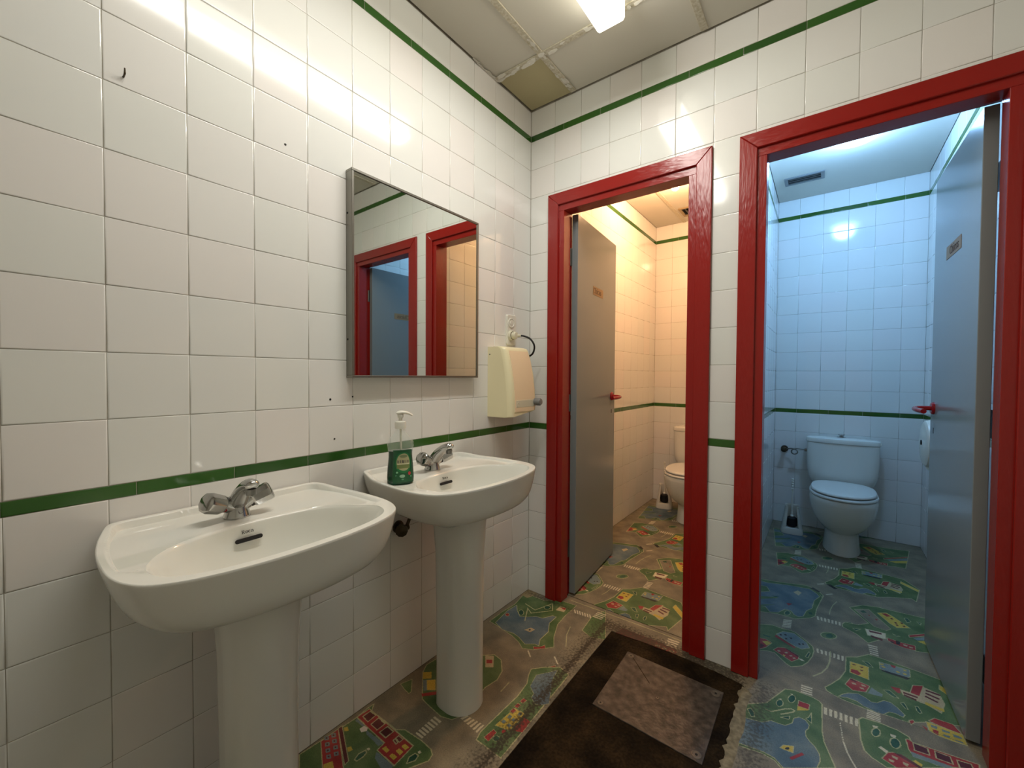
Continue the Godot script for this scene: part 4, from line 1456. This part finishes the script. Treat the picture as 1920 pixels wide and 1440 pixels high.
# printed road map of the floor: [ink, outline mm, closed, x, z ... in mm]
const STALL_PRINT := [
	[1,3,1,978,-927,1068,-947,1212,-1003,1233,-993,1268,-968,1289,-924,1276,-847,1261,-744,1256,-664,1241,-636,1181,-577,1143,-576,1108,-574,1073,-559,1022,-537],
	[2,2,1,980,-906,1034,-903,1124,-941,1185,-956,1227,-967,1259,-930,1272,-901,1250,-836,1242,-738,1221,-696,1210,-628,1192,-606,1173,-616,1159,-647,1133,-644,1110,-592,1076,-570,1052,-612,1016,-597],
	[1,2,1,998,-747,1055,-802,1036,-850,987,-844],
	[1,0,1,1004,-701,1097,-760,1092,-741,1008,-666],
	[1,0,1,1015,-606,1094,-668,1048,-618,1017,-581],
	[7,0,1,1063,-752,1100,-772,1084,-750],
	[7,2,1,1158,-621,1156,-606,1151,-593,1144,-588,1137,-591,1134,-603,1136,-618,1141,-631,1148,-636,1155,-633],
	[7,0,1,1227,-688,1240,-693,1247,-669,1234,-668],
	[7,2,1,1272,-926,1286,-926,1282,-899],
	[11,0,1,1157,-871,1176,-907,1194,-890,1182,-846],
	[4,0,1,1135,-718,1161,-729,1146,-695],
	[10,0,1,1227,-983,1244,-999,1275,-965,1265,-951],
	[10,0,1,1299,-1090,1320,-1099,1352,-1067,1337,-1049],
	[8,6,0,1262,-1060,1289,-1086],
	[8,6,0,1301,-951,1326,-978],
	[1,3,1,1037,-413,1099,-450,1136,-445,1169,-452,1187,-448,1229,-404,1252,-375,1257,-341,1252,-294,1239,-242,1220,-199,1185,-166,1168,-176,1124,-225,1099,-221,1061,-195],
	[9,2,1,1117,-379,1141,-423,1182,-437,1230,-391,1242,-354,1215,-324,1193,-329,1164,-346],
	[4,0,1,1115,-374,1164,-340,1193,-323,1189,-311,1116,-354],
	[10,0,1,1129,-389,1136,-393,1141,-384,1133,-379],
	[10,0,1,1146,-402,1153,-406,1158,-397,1150,-392],
	[10,0,1,1151,-371,1158,-375,1162,-366,1155,-361],
	[10,0,1,1167,-387,1175,-391,1179,-382,1172,-378],
	[10,0,1,1200,-361,1207,-366,1211,-357,1204,-352],
	[10,0,1,1213,-371,1220,-375,1223,-366,1216,-362],
	[4,2,1,1118,-245,1131,-275,1156,-291,1207,-265,1206,-238,1185,-204,1149,-226],
	[11,0,1,1130,-251,1139,-259,1144,-251,1136,-243],
	[11,0,1,1156,-255,1166,-264,1170,-256,1162,-248],
	[11,0,1,1174,-244,1183,-252,1187,-245,1179,-237],
	[11,0,1,1185,-235,1194,-243,1198,-236,1190,-228],
	[5,0,1,1153,-289,1161,-289,1207,-265,1206,-253],
	[8,0,1,1205,-245,1218,-249,1229,-240,1216,-235],
	[6,0,1,1152,-236,1163,-234,1157,-219],
	[7,2,1,1229,-276,1240,-324,1245,-313,1238,-274],
	[4,2,1,1050,-299,1085,-309,1109,-294,1091,-244,1061,-198],
	[6,0,1,1072,-282,1092,-297,1107,-289,1092,-259],
	[5,0,1,1056,-243,1072,-261,1084,-252,1073,-223],
	[7,0,1,1069,-343,1099,-343,1097,-332,1074,-328],
	[1,3,1,1337,-525,1333,-511,1324,-497,1312,-486,1300,-481,1288,-482,1281,-490,1279,-502,1282,-517,1291,-531,1303,-541,1316,-547,1328,-545,1335,-537],
	[7,0,1,1324,-519,1321,-507,1314,-497,1305,-494,1299,-498,1297,-508,1301,-521,1308,-530,1316,-534,1322,-529],
	[7,2,1,1373,-692,1387,-706,1399,-703,1384,-687],
	[7,2,1,1397,-648,1411,-668,1427,-665,1410,-642],
	[8,0,1,1262,-670,1270,-671,1273,-635,1265,-635],
	[8,0,1,1277,-671,1284,-672,1286,-637,1279,-636],
	[8,0,1,1291,-672,1299,-673,1300,-638,1292,-637],
	[8,0,1,1305,-673,1313,-674,1314,-639,1306,-638],
	[8,0,1,1319,-674,1327,-675,1327,-640,1320,-640],
	[8,0,1,1333,-675,1341,-676,1340,-642,1333,-641],
	[8,0,1,1347,-676,1354,-677,1354,-643,1346,-642],
	[8,0,1,1265,-370,1273,-371,1274,-339,1267,-338],
	[8,0,1,1279,-371,1287,-372,1288,-339,1281,-339],
	[8,0,1,1294,-372,1301,-373,1302,-339,1295,-339],
	[8,0,1,1308,-374,1316,-374,1316,-339,1308,-339],
	[8,0,1,1322,-375,1330,-375,1329,-340,1322,-340],
	[8,0,1,1336,-376,1343,-377,1343,-340,1335,-340],
	[8,0,1,1350,-377,1357,-378,1356,-340,1349,-340],
	[8,0,1,1135,-537,1168,-553,1168,-472,1134,-459],
	[0,4,0,1135,-523,1168,-541],
	[0,4,0,1135,-508,1168,-526],
	[0,4,0,1134,-493,1168,-511],
	[0,4,0,1134,-478,1168,-496],
	[0,4,0,1134,-463,1168,-482],
	[3,3,0,1312,-340,1308,-284,1300,-256],
	[3,3,0,1344,-895,1327,-841,1316,-778,1312,-724],
	[1,3,1,1394,-868,1447,-935,1509,-961,1582,-963,1667,-971,1749,-998,1690,-633,1646,-629,1605,-610,1514,-652,1447,-556,1410,-606,1361,-638,1360,-664,1371,-692,1420,-703,1460,-749],
	[0,2,1,1413,-862,1470,-906,1540,-754,1521,-725,1478,-733],
	[7,0,1,1433,-859,1450,-877,1461,-860,1445,-848],
	[4,0,1,1463,-840,1471,-843,1469,-829],
	[4,0,1,1487,-818,1498,-819,1494,-800],
	[6,2,1,1501,-891,1538,-920,1559,-899,1613,-819,1564,-785,1540,-811],
	[4,0,1,1519,-897,1537,-911,1553,-892,1536,-877],
	[5,0,1,1547,-870,1555,-876,1560,-865,1551,-860],
	[5,0,1,1558,-836,1566,-842,1570,-831,1562,-826],
	[5,0,1,1561,-815,1569,-821,1573,-811,1565,-806],
	[5,0,1,1581,-850,1589,-856,1593,-845,1585,-840],
	[5,0,1,1586,-823,1594,-829,1598,-819,1590,-814],
	[7,2,1,1602,-912,1614,-921,1624,-892,1608,-869],
	[7,2,1,1646,-910,1661,-906,1655,-882],
	[8,2,1,1444,-684,1516,-695,1512,-642,1449,-626],
	[5,0,1,1456,-679,1502,-686,1500,-671,1459,-663],
	[5,0,1,1460,-637,1502,-632,1498,-614,1462,-620],
	[4,2,1,1518,-658,1565,-651,1609,-658,1606,-616,1571,-609,1532,-618,1518,-634],
	[11,0,1,1568,-643,1583,-641,1580,-628,1569,-629],
	[11,0,1,1586,-637,1600,-637,1597,-626,1586,-624],
	[10,0,1,1527,-636,1538,-633,1536,-623,1527,-625],
	[10,0,1,1547,-657,1561,-654,1556,-624,1545,-625],
	[7,2,1,1541,-711,1566,-706,1552,-696],
	[7,2,1,1398,-652,1427,-667,1409,-636],
	[4,2,1,1599,-745,1728,-868,1724,-847,1599,-723],
	[9,0,1,1610,-726,1722,-831,1715,-787,1623,-715],
	[6,0,1,1622,-707,1715,-787,1706,-734,1650,-695],
	[8,0,1,1444,-543,1445,-533,1476,-538,1477,-548],
	[8,0,1,1445,-526,1445,-516,1476,-520,1476,-530],
	[8,0,1,1446,-509,1446,-499,1476,-502,1476,-512],
	[8,0,1,1446,-492,1447,-483,1476,-484,1476,-495],
	[8,0,1,1447,-476,1447,-466,1476,-467,1476,-478],
	[1,3,1,1365,-379,1401,-406,1441,-457,1478,-459,1600,-445,1659,-436,1711,-333,1676,-152,1662,-179,1571,-128,1518,-88,1464,-82,1410,-74,1346,-78,1317,-87,1299,-97,1295,-114,1313,-147,1340,-204,1360,-272],
	[6,2,1,1377,-354,1435,-358,1430,-266,1373,-272],
	[4,0,1,1378,-300,1398,-305,1408,-288,1399,-273,1377,-278],
	[5,0,1,1382,-340,1393,-344,1396,-338,1386,-335],
	[5,0,1,1406,-340,1416,-344,1419,-338,1410,-334],
	[5,0,1,1405,-317,1415,-320,1418,-315,1409,-311],
	[7,2,1,1418,-391,1437,-394,1450,-364,1435,-369],
	[9,2,1,1473,-425,1565,-437,1561,-385,1543,-367,1471,-373],
	[6,0,1,1473,-416,1484,-419,1487,-411,1476,-407],
	[6,0,1,1477,-399,1488,-402,1490,-394,1480,-390],
	[6,0,1,1520,-396,1530,-399,1533,-391,1522,-387],
	[6,0,1,1543,-425,1554,-428,1556,-420,1546,-416],
	[6,0,1,1540,-397,1551,-400,1553,-392,1542,-388],
	[4,0,1,1507,-433,1524,-433,1519,-413,1510,-417],
	[10,0,1,1473,-371,1560,-376,1549,-358,1479,-360],
	[4,2,1,1356,-180,1374,-235,1430,-224,1416,-176,1378,-158],
	[5,0,1,1374,-233,1392,-226,1389,-217,1371,-223],
	[11,0,1,1375,-207,1387,-210,1391,-201,1379,-198],
	[11,0,1,1404,-217,1416,-219,1419,-211,1407,-207],
	[11,0,1,1398,-195,1410,-197,1413,-189,1401,-186],
	[9,0,1,1383,-169,1421,-173,1435,-221,1449,-209,1465,-201,1462,-183,1438,-177],
	[2,2,1,1333,-86,1347,-111,1365,-132,1393,-149,1414,-140,1428,-128,1444,-135,1465,-165,1484,-167,1499,-152,1516,-123,1510,-106,1491,-112,1474,-107,1456,-80,1435,-77,1407,-85,1386,-100,1360,-100],
	[7,2,1,1469,-231,1487,-243,1510,-211,1492,-209],
	[7,2,1,1511,-187,1522,-196,1529,-162,1521,-164],
	[7,2,1,1551,-198,1559,-203,1565,-173,1558,-164,1552,-175],
	[4,0,1,1492,-271,1521,-281,1518,-247,1509,-245],
	[11,2,1,1520,-273,1554,-276,1594,-343,1632,-331,1638,-277,1619,-211,1587,-233,1557,-236,1525,-244],
	[4,2,1,1561,-332,1593,-352,1572,-271,1547,-275],
	[5,8,0,1600,-326,1630,-325],
	[5,8,0,1596,-305,1624,-298],
	[5,8,0,1592,-284,1616,-274],
	[5,8,0,1531,-259,1561,-259],
	[5,8,0,1531,-245,1556,-240],
	[6,14,0,1589,-239,1623,-235],
	[6,2,1,1642,-397,1709,-323,1703,-292,1637,-364]
]

const ROOM_PRINT := [
	[1,3,1,1059,172,1127,110,1175,-9,1204,-23,1258,-23,1278,-16,1286,-5,1287,134,1292,181,1307,230,1320,272,1190,372,1171,355,1138,352,1075,366],
	[2,2,1,1056,237,1124,217,1148,190,1166,189,1188,184,1206,158,1209,131,1223,114,1241,115,1252,133,1251,150,1243,168,1245,192,1256,209,1268,220,1281,245,1283,272,1275,306,1195,368,1170,346,1141,343,1069,356],
	[7,2,1,1175,75,1174,88,1169,98,1163,103,1158,100,1155,91,1156,78,1160,67,1167,62,1172,65],
	[7,2,1,1208,35,1203,49,1197,56,1191,54,1187,44,1188,30,1193,16,1199,8,1206,10,1209,20],
	[8,0,1,1158,61,1170,54,1168,61],
	[8,0,1,1191,7,1201,2,1199,11],
	[4,2,1,1218,27,1251,25,1249,54,1217,58],
	[6,0,1,1216,58,1248,55,1248,60,1216,84],
	[3,4,0,1128,146,1144,146,1182,102,1200,88,1210,90,1205,102,1173,138],
	[7,2,1,1172,155,1198,128,1196,147],
	[7,2,1,1249,96,1257,65,1258,118,1242,107],
	[7,2,1,1076,184,1086,172,1098,189,1100,208,1091,212],
	[6,2,1,1181,294,1189,276,1215,261,1215,290,1195,293],
	[10,0,1,1205,279,1204,282,1202,286,1198,289,1195,289,1194,287,1195,283,1198,279,1201,276,1204,276],
	[4,7,0,1212,316,1238,277],
	[8,0,1,1291,7,1300,6,1300,44,1291,44],
	[8,0,1,1306,5,1315,5,1314,43,1306,43],
	[8,0,1,1320,4,1329,4,1328,42,1320,42],
	[8,0,1,1335,3,1343,3,1342,41,1334,42],
	[8,0,1,1349,2,1357,2,1356,41,1348,41],
	[8,0,1,1363,1,1371,0,1369,40,1361,40],
	[8,0,1,1377,0,1385,-1,1383,39,1375,40],
	[8,0,1,1223,-74,1222,-65,1257,-70,1257,-78],
	[8,0,1,1222,-60,1222,-52,1257,-57,1257,-64],
	[8,0,1,1222,-47,1222,-39,1257,-44,1257,-51],
	[8,0,1,1222,-33,1222,-26,1258,-31,1257,-39],
	[8,0,1,1338,58,1337,63,1334,64,1334,61,1335,56,1337,54],
	[8,0,1,1338,69,1337,74,1335,75,1334,72,1335,67,1338,65],
	[8,0,1,1339,80,1338,85,1336,86,1335,83,1336,78,1338,76],
	[8,0,1,1340,91,1339,95,1337,97,1336,94,1337,89,1339,87],
	[8,0,1,1341,101,1340,106,1337,108,1337,104,1338,100,1340,98],
	[8,0,1,1341,112,1340,117,1338,118,1337,115,1338,110,1340,109],
	[8,0,1,1342,122,1341,127,1339,129,1338,125,1339,121,1341,119],
	[8,0,1,1343,133,1342,137,1340,139,1339,136,1340,131,1342,130],
	[8,4,0,1342,144,1350,184,1359,210,1369,234],
	[3,4,0,1313,-382,1311,-308,1302,-250,1284,-200,1258,-157],
	[8,0,1,1414,-74,1413,-68,1448,-68,1448,-74],
	[8,0,1,1413,-64,1412,-58,1447,-59,1447,-65],
	[8,0,1,1411,-54,1410,-48,1447,-49,1447,-55],
	[8,0,1,1410,-44,1409,-38,1446,-40,1447,-46],
	[8,0,1,1408,-34,1408,-28,1446,-31,1446,-36],
	[6,2,1,1569,-131,1601,-132,1655,-132,1657,-82,1620,-77,1592,-77,1570,-85],
	[4,2,1,1577,-141,1595,-168,1640,-170,1655,-132,1601,-134],
	[9,0,1,1579,-123,1596,-125,1592,-109,1579,-110],
	[9,0,1,1604,-120,1624,-120,1623,-112,1604,-108],
	[9,0,1,1604,-96,1621,-98,1618,-88,1605,-88],
	[9,0,1,1629,-116,1650,-115,1650,-106,1630,-102],
	[9,0,1,1630,-90,1649,-92,1648,-85,1631,-84],
	[4,0,1,1581,-101,1595,-103,1591,-80,1581,-83],
	[4,2,1,1523,-100,1535,-113,1538,-102,1526,-80],
	[4,0,1,1555,-100,1568,-95,1564,-80],
	[1,4,1,1387,-2,1397,-18,1437,-25,1486,-24,1513,-11,1516,8,1663,7,1445,175,1409,159,1393,141,1387,100,1386,45],
	[7,3,1,1438,37,1431,50,1424,55,1419,52,1417,41,1420,27,1426,14,1433,8,1439,12,1440,23],
	[7,3,1,1482,61,1475,71,1467,72,1462,65,1461,50,1465,35,1473,24,1481,23,1486,31,1487,46],
	[8,0,1,1422,1,1437,-3,1433,9,1423,11],
	[8,0,1,1466,10,1481,8,1476,24,1466,21],
	[8,0,1,1429,100,1436,90,1453,99,1447,113],
	[4,2,1,1434,144,1451,106,1465,95,1525,113,1467,158],
	[5,0,1,1465,96,1485,90,1529,111,1519,118],
	[11,0,1,1460,110,1475,110,1471,123,1460,120],
	[11,0,1,1450,132,1464,132,1460,142,1451,141],
	[11,0,1,1483,120,1498,119,1492,134,1483,130],
	[4,3,1,1503,7,1509,1,1520,8,1668,-10,1662,20,1563,72,1512,69,1505,51],
	[5,3,1,1520,9,1553,10,1554,39,1519,44],
	[5,3,1,1569,9,1603,7,1605,37,1568,40],
	[5,3,1,1617,10,1648,3,1650,23,1618,41],
	[9,0,1,1508,56,1517,57,1602,49,1586,68,1511,78],
	[6,0,1,1508,98,1516,88,1531,96,1526,108],
	[1,2,1,22,350,20,252,29,160,2,10,48,39,128,39,195,-14,285,-24,284,88,291,172,326,263,362,322,302,389,259,412,222,388,173,371,72,355],
	[2,2,1,50,341,34,228,41,159,73,198,112,229,144,210,175,180,207,174,235,126,255,124,255,188,287,248,287,316,306,355,286,355,251,382,201,360,167,353,109,363],
	[3,4,0,69,122,140,139,179,36,212,89,140,173,100,148],
	[3,4,0,107,158,152,243],
	[7,2,1,108,191,114,204,114,215,108,220,98,217,88,207,81,194,81,183,87,178,97,182],
	[7,2,1,189,72,191,82,188,92,180,98,170,98,163,92,160,83,164,73,172,66,182,66],
	[11,1,1,222,75,224,35,256,27,263,64],
	[4,0,1,230,40,253,29,258,50],
	[11,0,1,190,302,206,269,229,269,222,301],
	[10,0,1,214,283,215,287,214,290,212,292,209,291,206,289,205,286,206,283,208,281,211,281],
	[4,2,1,63,250,66,257,65,263,60,267,53,266,47,262,44,255,45,248,50,244,56,245],
	[4,1,1,289,373,310,362,324,335,337,351,301,386],
	[4,1,1,388,456,406,442,425,415,436,423,416,444,401,471],
	[1,3,1,360,491,394,452,446,411,495,426,503,862,401,861,392,830,399,636,391,565,370,523],
	[2,1,1,408,568,394,505,425,463,446,429,458,488,509,595,487,619,469,626,442,610,440,590],
	[6,1,1,414,782,424,685,468,682,466,769],
	[9,0,1,422,759,422,746,434,747,434,760],
	[9,0,1,426,731,426,717,438,718,438,732],
	[9,0,1,447,701,447,687,459,689,459,702],
	[9,0,1,444,733,445,720,456,721,456,734],
	[9,0,1,446,760,446,747,458,748,457,761],
	[4,1,1,418,707,420,687,434,690,432,706],
	[4,1,1,417,680,419,660,434,662,431,680],
	[4,1,1,420,650,422,629,437,632,434,649],
	[4,0,1,472,763,474,697,499,698,502,748],
	[4,1,1,414,839,420,797,436,801,436,842],
	[4,0,1,445,789,445,776,458,776,457,790],
	[7,1,1,458,811,460,817,458,824,452,828,445,829,440,825,438,819,440,813,445,809,452,808],
	[1,3,1,133,857,163,862,243,869,283,855,297,827,278,676,289,619,275,571,231,523,190,516,18,669,11,731,32,768],
	[11,0,1,162,543,193,523,234,576,208,596],
	[4,0,1,183,560,202,545,215,561,197,575],
	[6,0,1,32,767,57,745,84,769,59,791],
	[6,1,1,76,786,100,764,140,800,115,819],
	[4,0,1,112,843,158,789,170,800,125,850],
	[9,0,1,64,795,74,786,116,821,108,830],
	[8,0,1,226,966,226,959,260,958,260,965],
	[8,0,1,226,954,226,946,260,946,260,953],
	[8,0,1,226,941,226,934,260,934,260,941],
	[8,0,1,226,928,226,921,261,921,260,929],
	[8,0,1,226,916,227,908,261,908,261,916],
	[8,0,1,227,902,227,894,261,896,261,903],
	[8,0,1,227,889,227,881,261,882,261,890],
	[8,0,1,302,833,311,834,319,810,312,810],
	[8,0,1,318,835,326,835,333,809,325,809],
	[8,0,1,333,836,341,837,347,808,339,808],
	[8,0,1,348,837,356,838,360,806,353,807],
	[8,0,1,363,839,371,840,373,805,366,806],
	[8,0,1,378,840,386,841,386,804,379,805],
	[8,0,1,291,13,298,13,317,39,309,40],
	[8,0,1,305,12,312,11,330,38,322,39],
	[8,0,1,318,11,325,10,343,36,335,37],
	[8,0,1,331,10,339,9,355,34,348,35],
	[8,0,1,345,9,352,8,368,33,361,34],
	[8,0,1,358,7,365,7,381,31,374,32],
	[8,0,1,371,6,378,6,394,30,387,31],
	[3,3,0,348,153,363,212,401,286],
	[3,3,0,333,600,337,655],
	[8,5,0,288,410,316,434],
	[8,5,0,397,373,428,400],
	[1,2,1,403,140,391,18,421,-74,517,137,456,162],
	[1,3,1,4,1234,19,1056,14,1002,16,978,36,1001,167,995,190,978,264,971,311,973,329,983,335,1004,307,1055,286,1109,79,1269],
	[1,2,1,12,860,28,818,75,860,76,871,51,869],
	[4,2,1,12,1170,12,1111,158,1177,109,1215],
	[5,2,1,10,1110,10,1096,143,1152,146,1167],
	[9,0,1,11,1135,19,1124,35,1131,26,1142],
	[5,0,1,18,1134,21,1130,27,1132,24,1136],
	[9,0,1,34,1145,42,1134,57,1141,48,1151],
	[5,0,1,40,1143,43,1139,49,1142,46,1146],
	[9,0,1,58,1154,66,1144,80,1150,71,1161],
	[5,0,1,64,1153,67,1149,73,1152,69,1155],
	[9,0,1,80,1165,88,1154,102,1160,94,1171],
	[5,0,1,87,1163,90,1159,95,1162,92,1165],
	[9,0,1,3,1154,11,1144,26,1150,18,1161],
	[5,0,1,10,1153,13,1149,19,1151,15,1155],
	[9,0,1,27,1164,35,1154,49,1160,41,1171],
	[5,0,1,33,1163,36,1159,42,1162,39,1165],
	[9,0,1,49,1175,57,1164,71,1170,63,1181],
	[5,0,1,55,1173,59,1169,64,1172,61,1176],
	[9,0,1,71,1184,79,1174,93,1180,84,1190],
	[5,0,1,77,1183,80,1179,86,1181,82,1185],
	[6,0,1,93,1205,105,1182,137,1194,111,1214],
	[6,0,1,22,1097,28,1087,46,1093,37,1104],
	[6,0,1,98,1131,104,1120,120,1124,115,1137],
	[7,3,1,153,1139,146,1121,152,1100,162,1103,166,1118,163,1137],
	[7,3,1,289,1050,278,1032,283,1012,297,1011,302,1028],
	[8,0,1,150,1096,152,1088,161,1089,161,1096],
	[8,0,1,285,1005,287,997,297,999,294,1006],
	[9,0,1,88,1056,151,1052,176,1050,172,1067,104,1066],
	[9,0,1,27,1058,24,1047,75,1048,72,1057],
	[9,0,1,183,1082,264,1079,266,1094,248,1108,197,1098],
	[4,3,1,19,1047,21,1000,258,999,265,1077,180,1078,177,1049],
	[5,3,1,32,1033,33,1004,63,1003,65,1035],
	[5,3,1,82,1034,80,1003,117,1004,117,1035],
	[5,3,1,131,1035,133,1005,165,1005,164,1035],
	[5,3,1,191,1017,191,1005,213,1004,213,1018],
	[5,3,1,191,1026,191,1019,209,1021,210,1029],
	[6,0,1,187,1066,190,1053,211,1054,212,1066],
	[6,0,1,226,1067,227,1055,249,1054,249,1068],
	[6,0,1,228,1044,230,1032,250,1032,250,1046],
	[6,0,1,229,1023,231,1011,252,1011,250,1025]
]
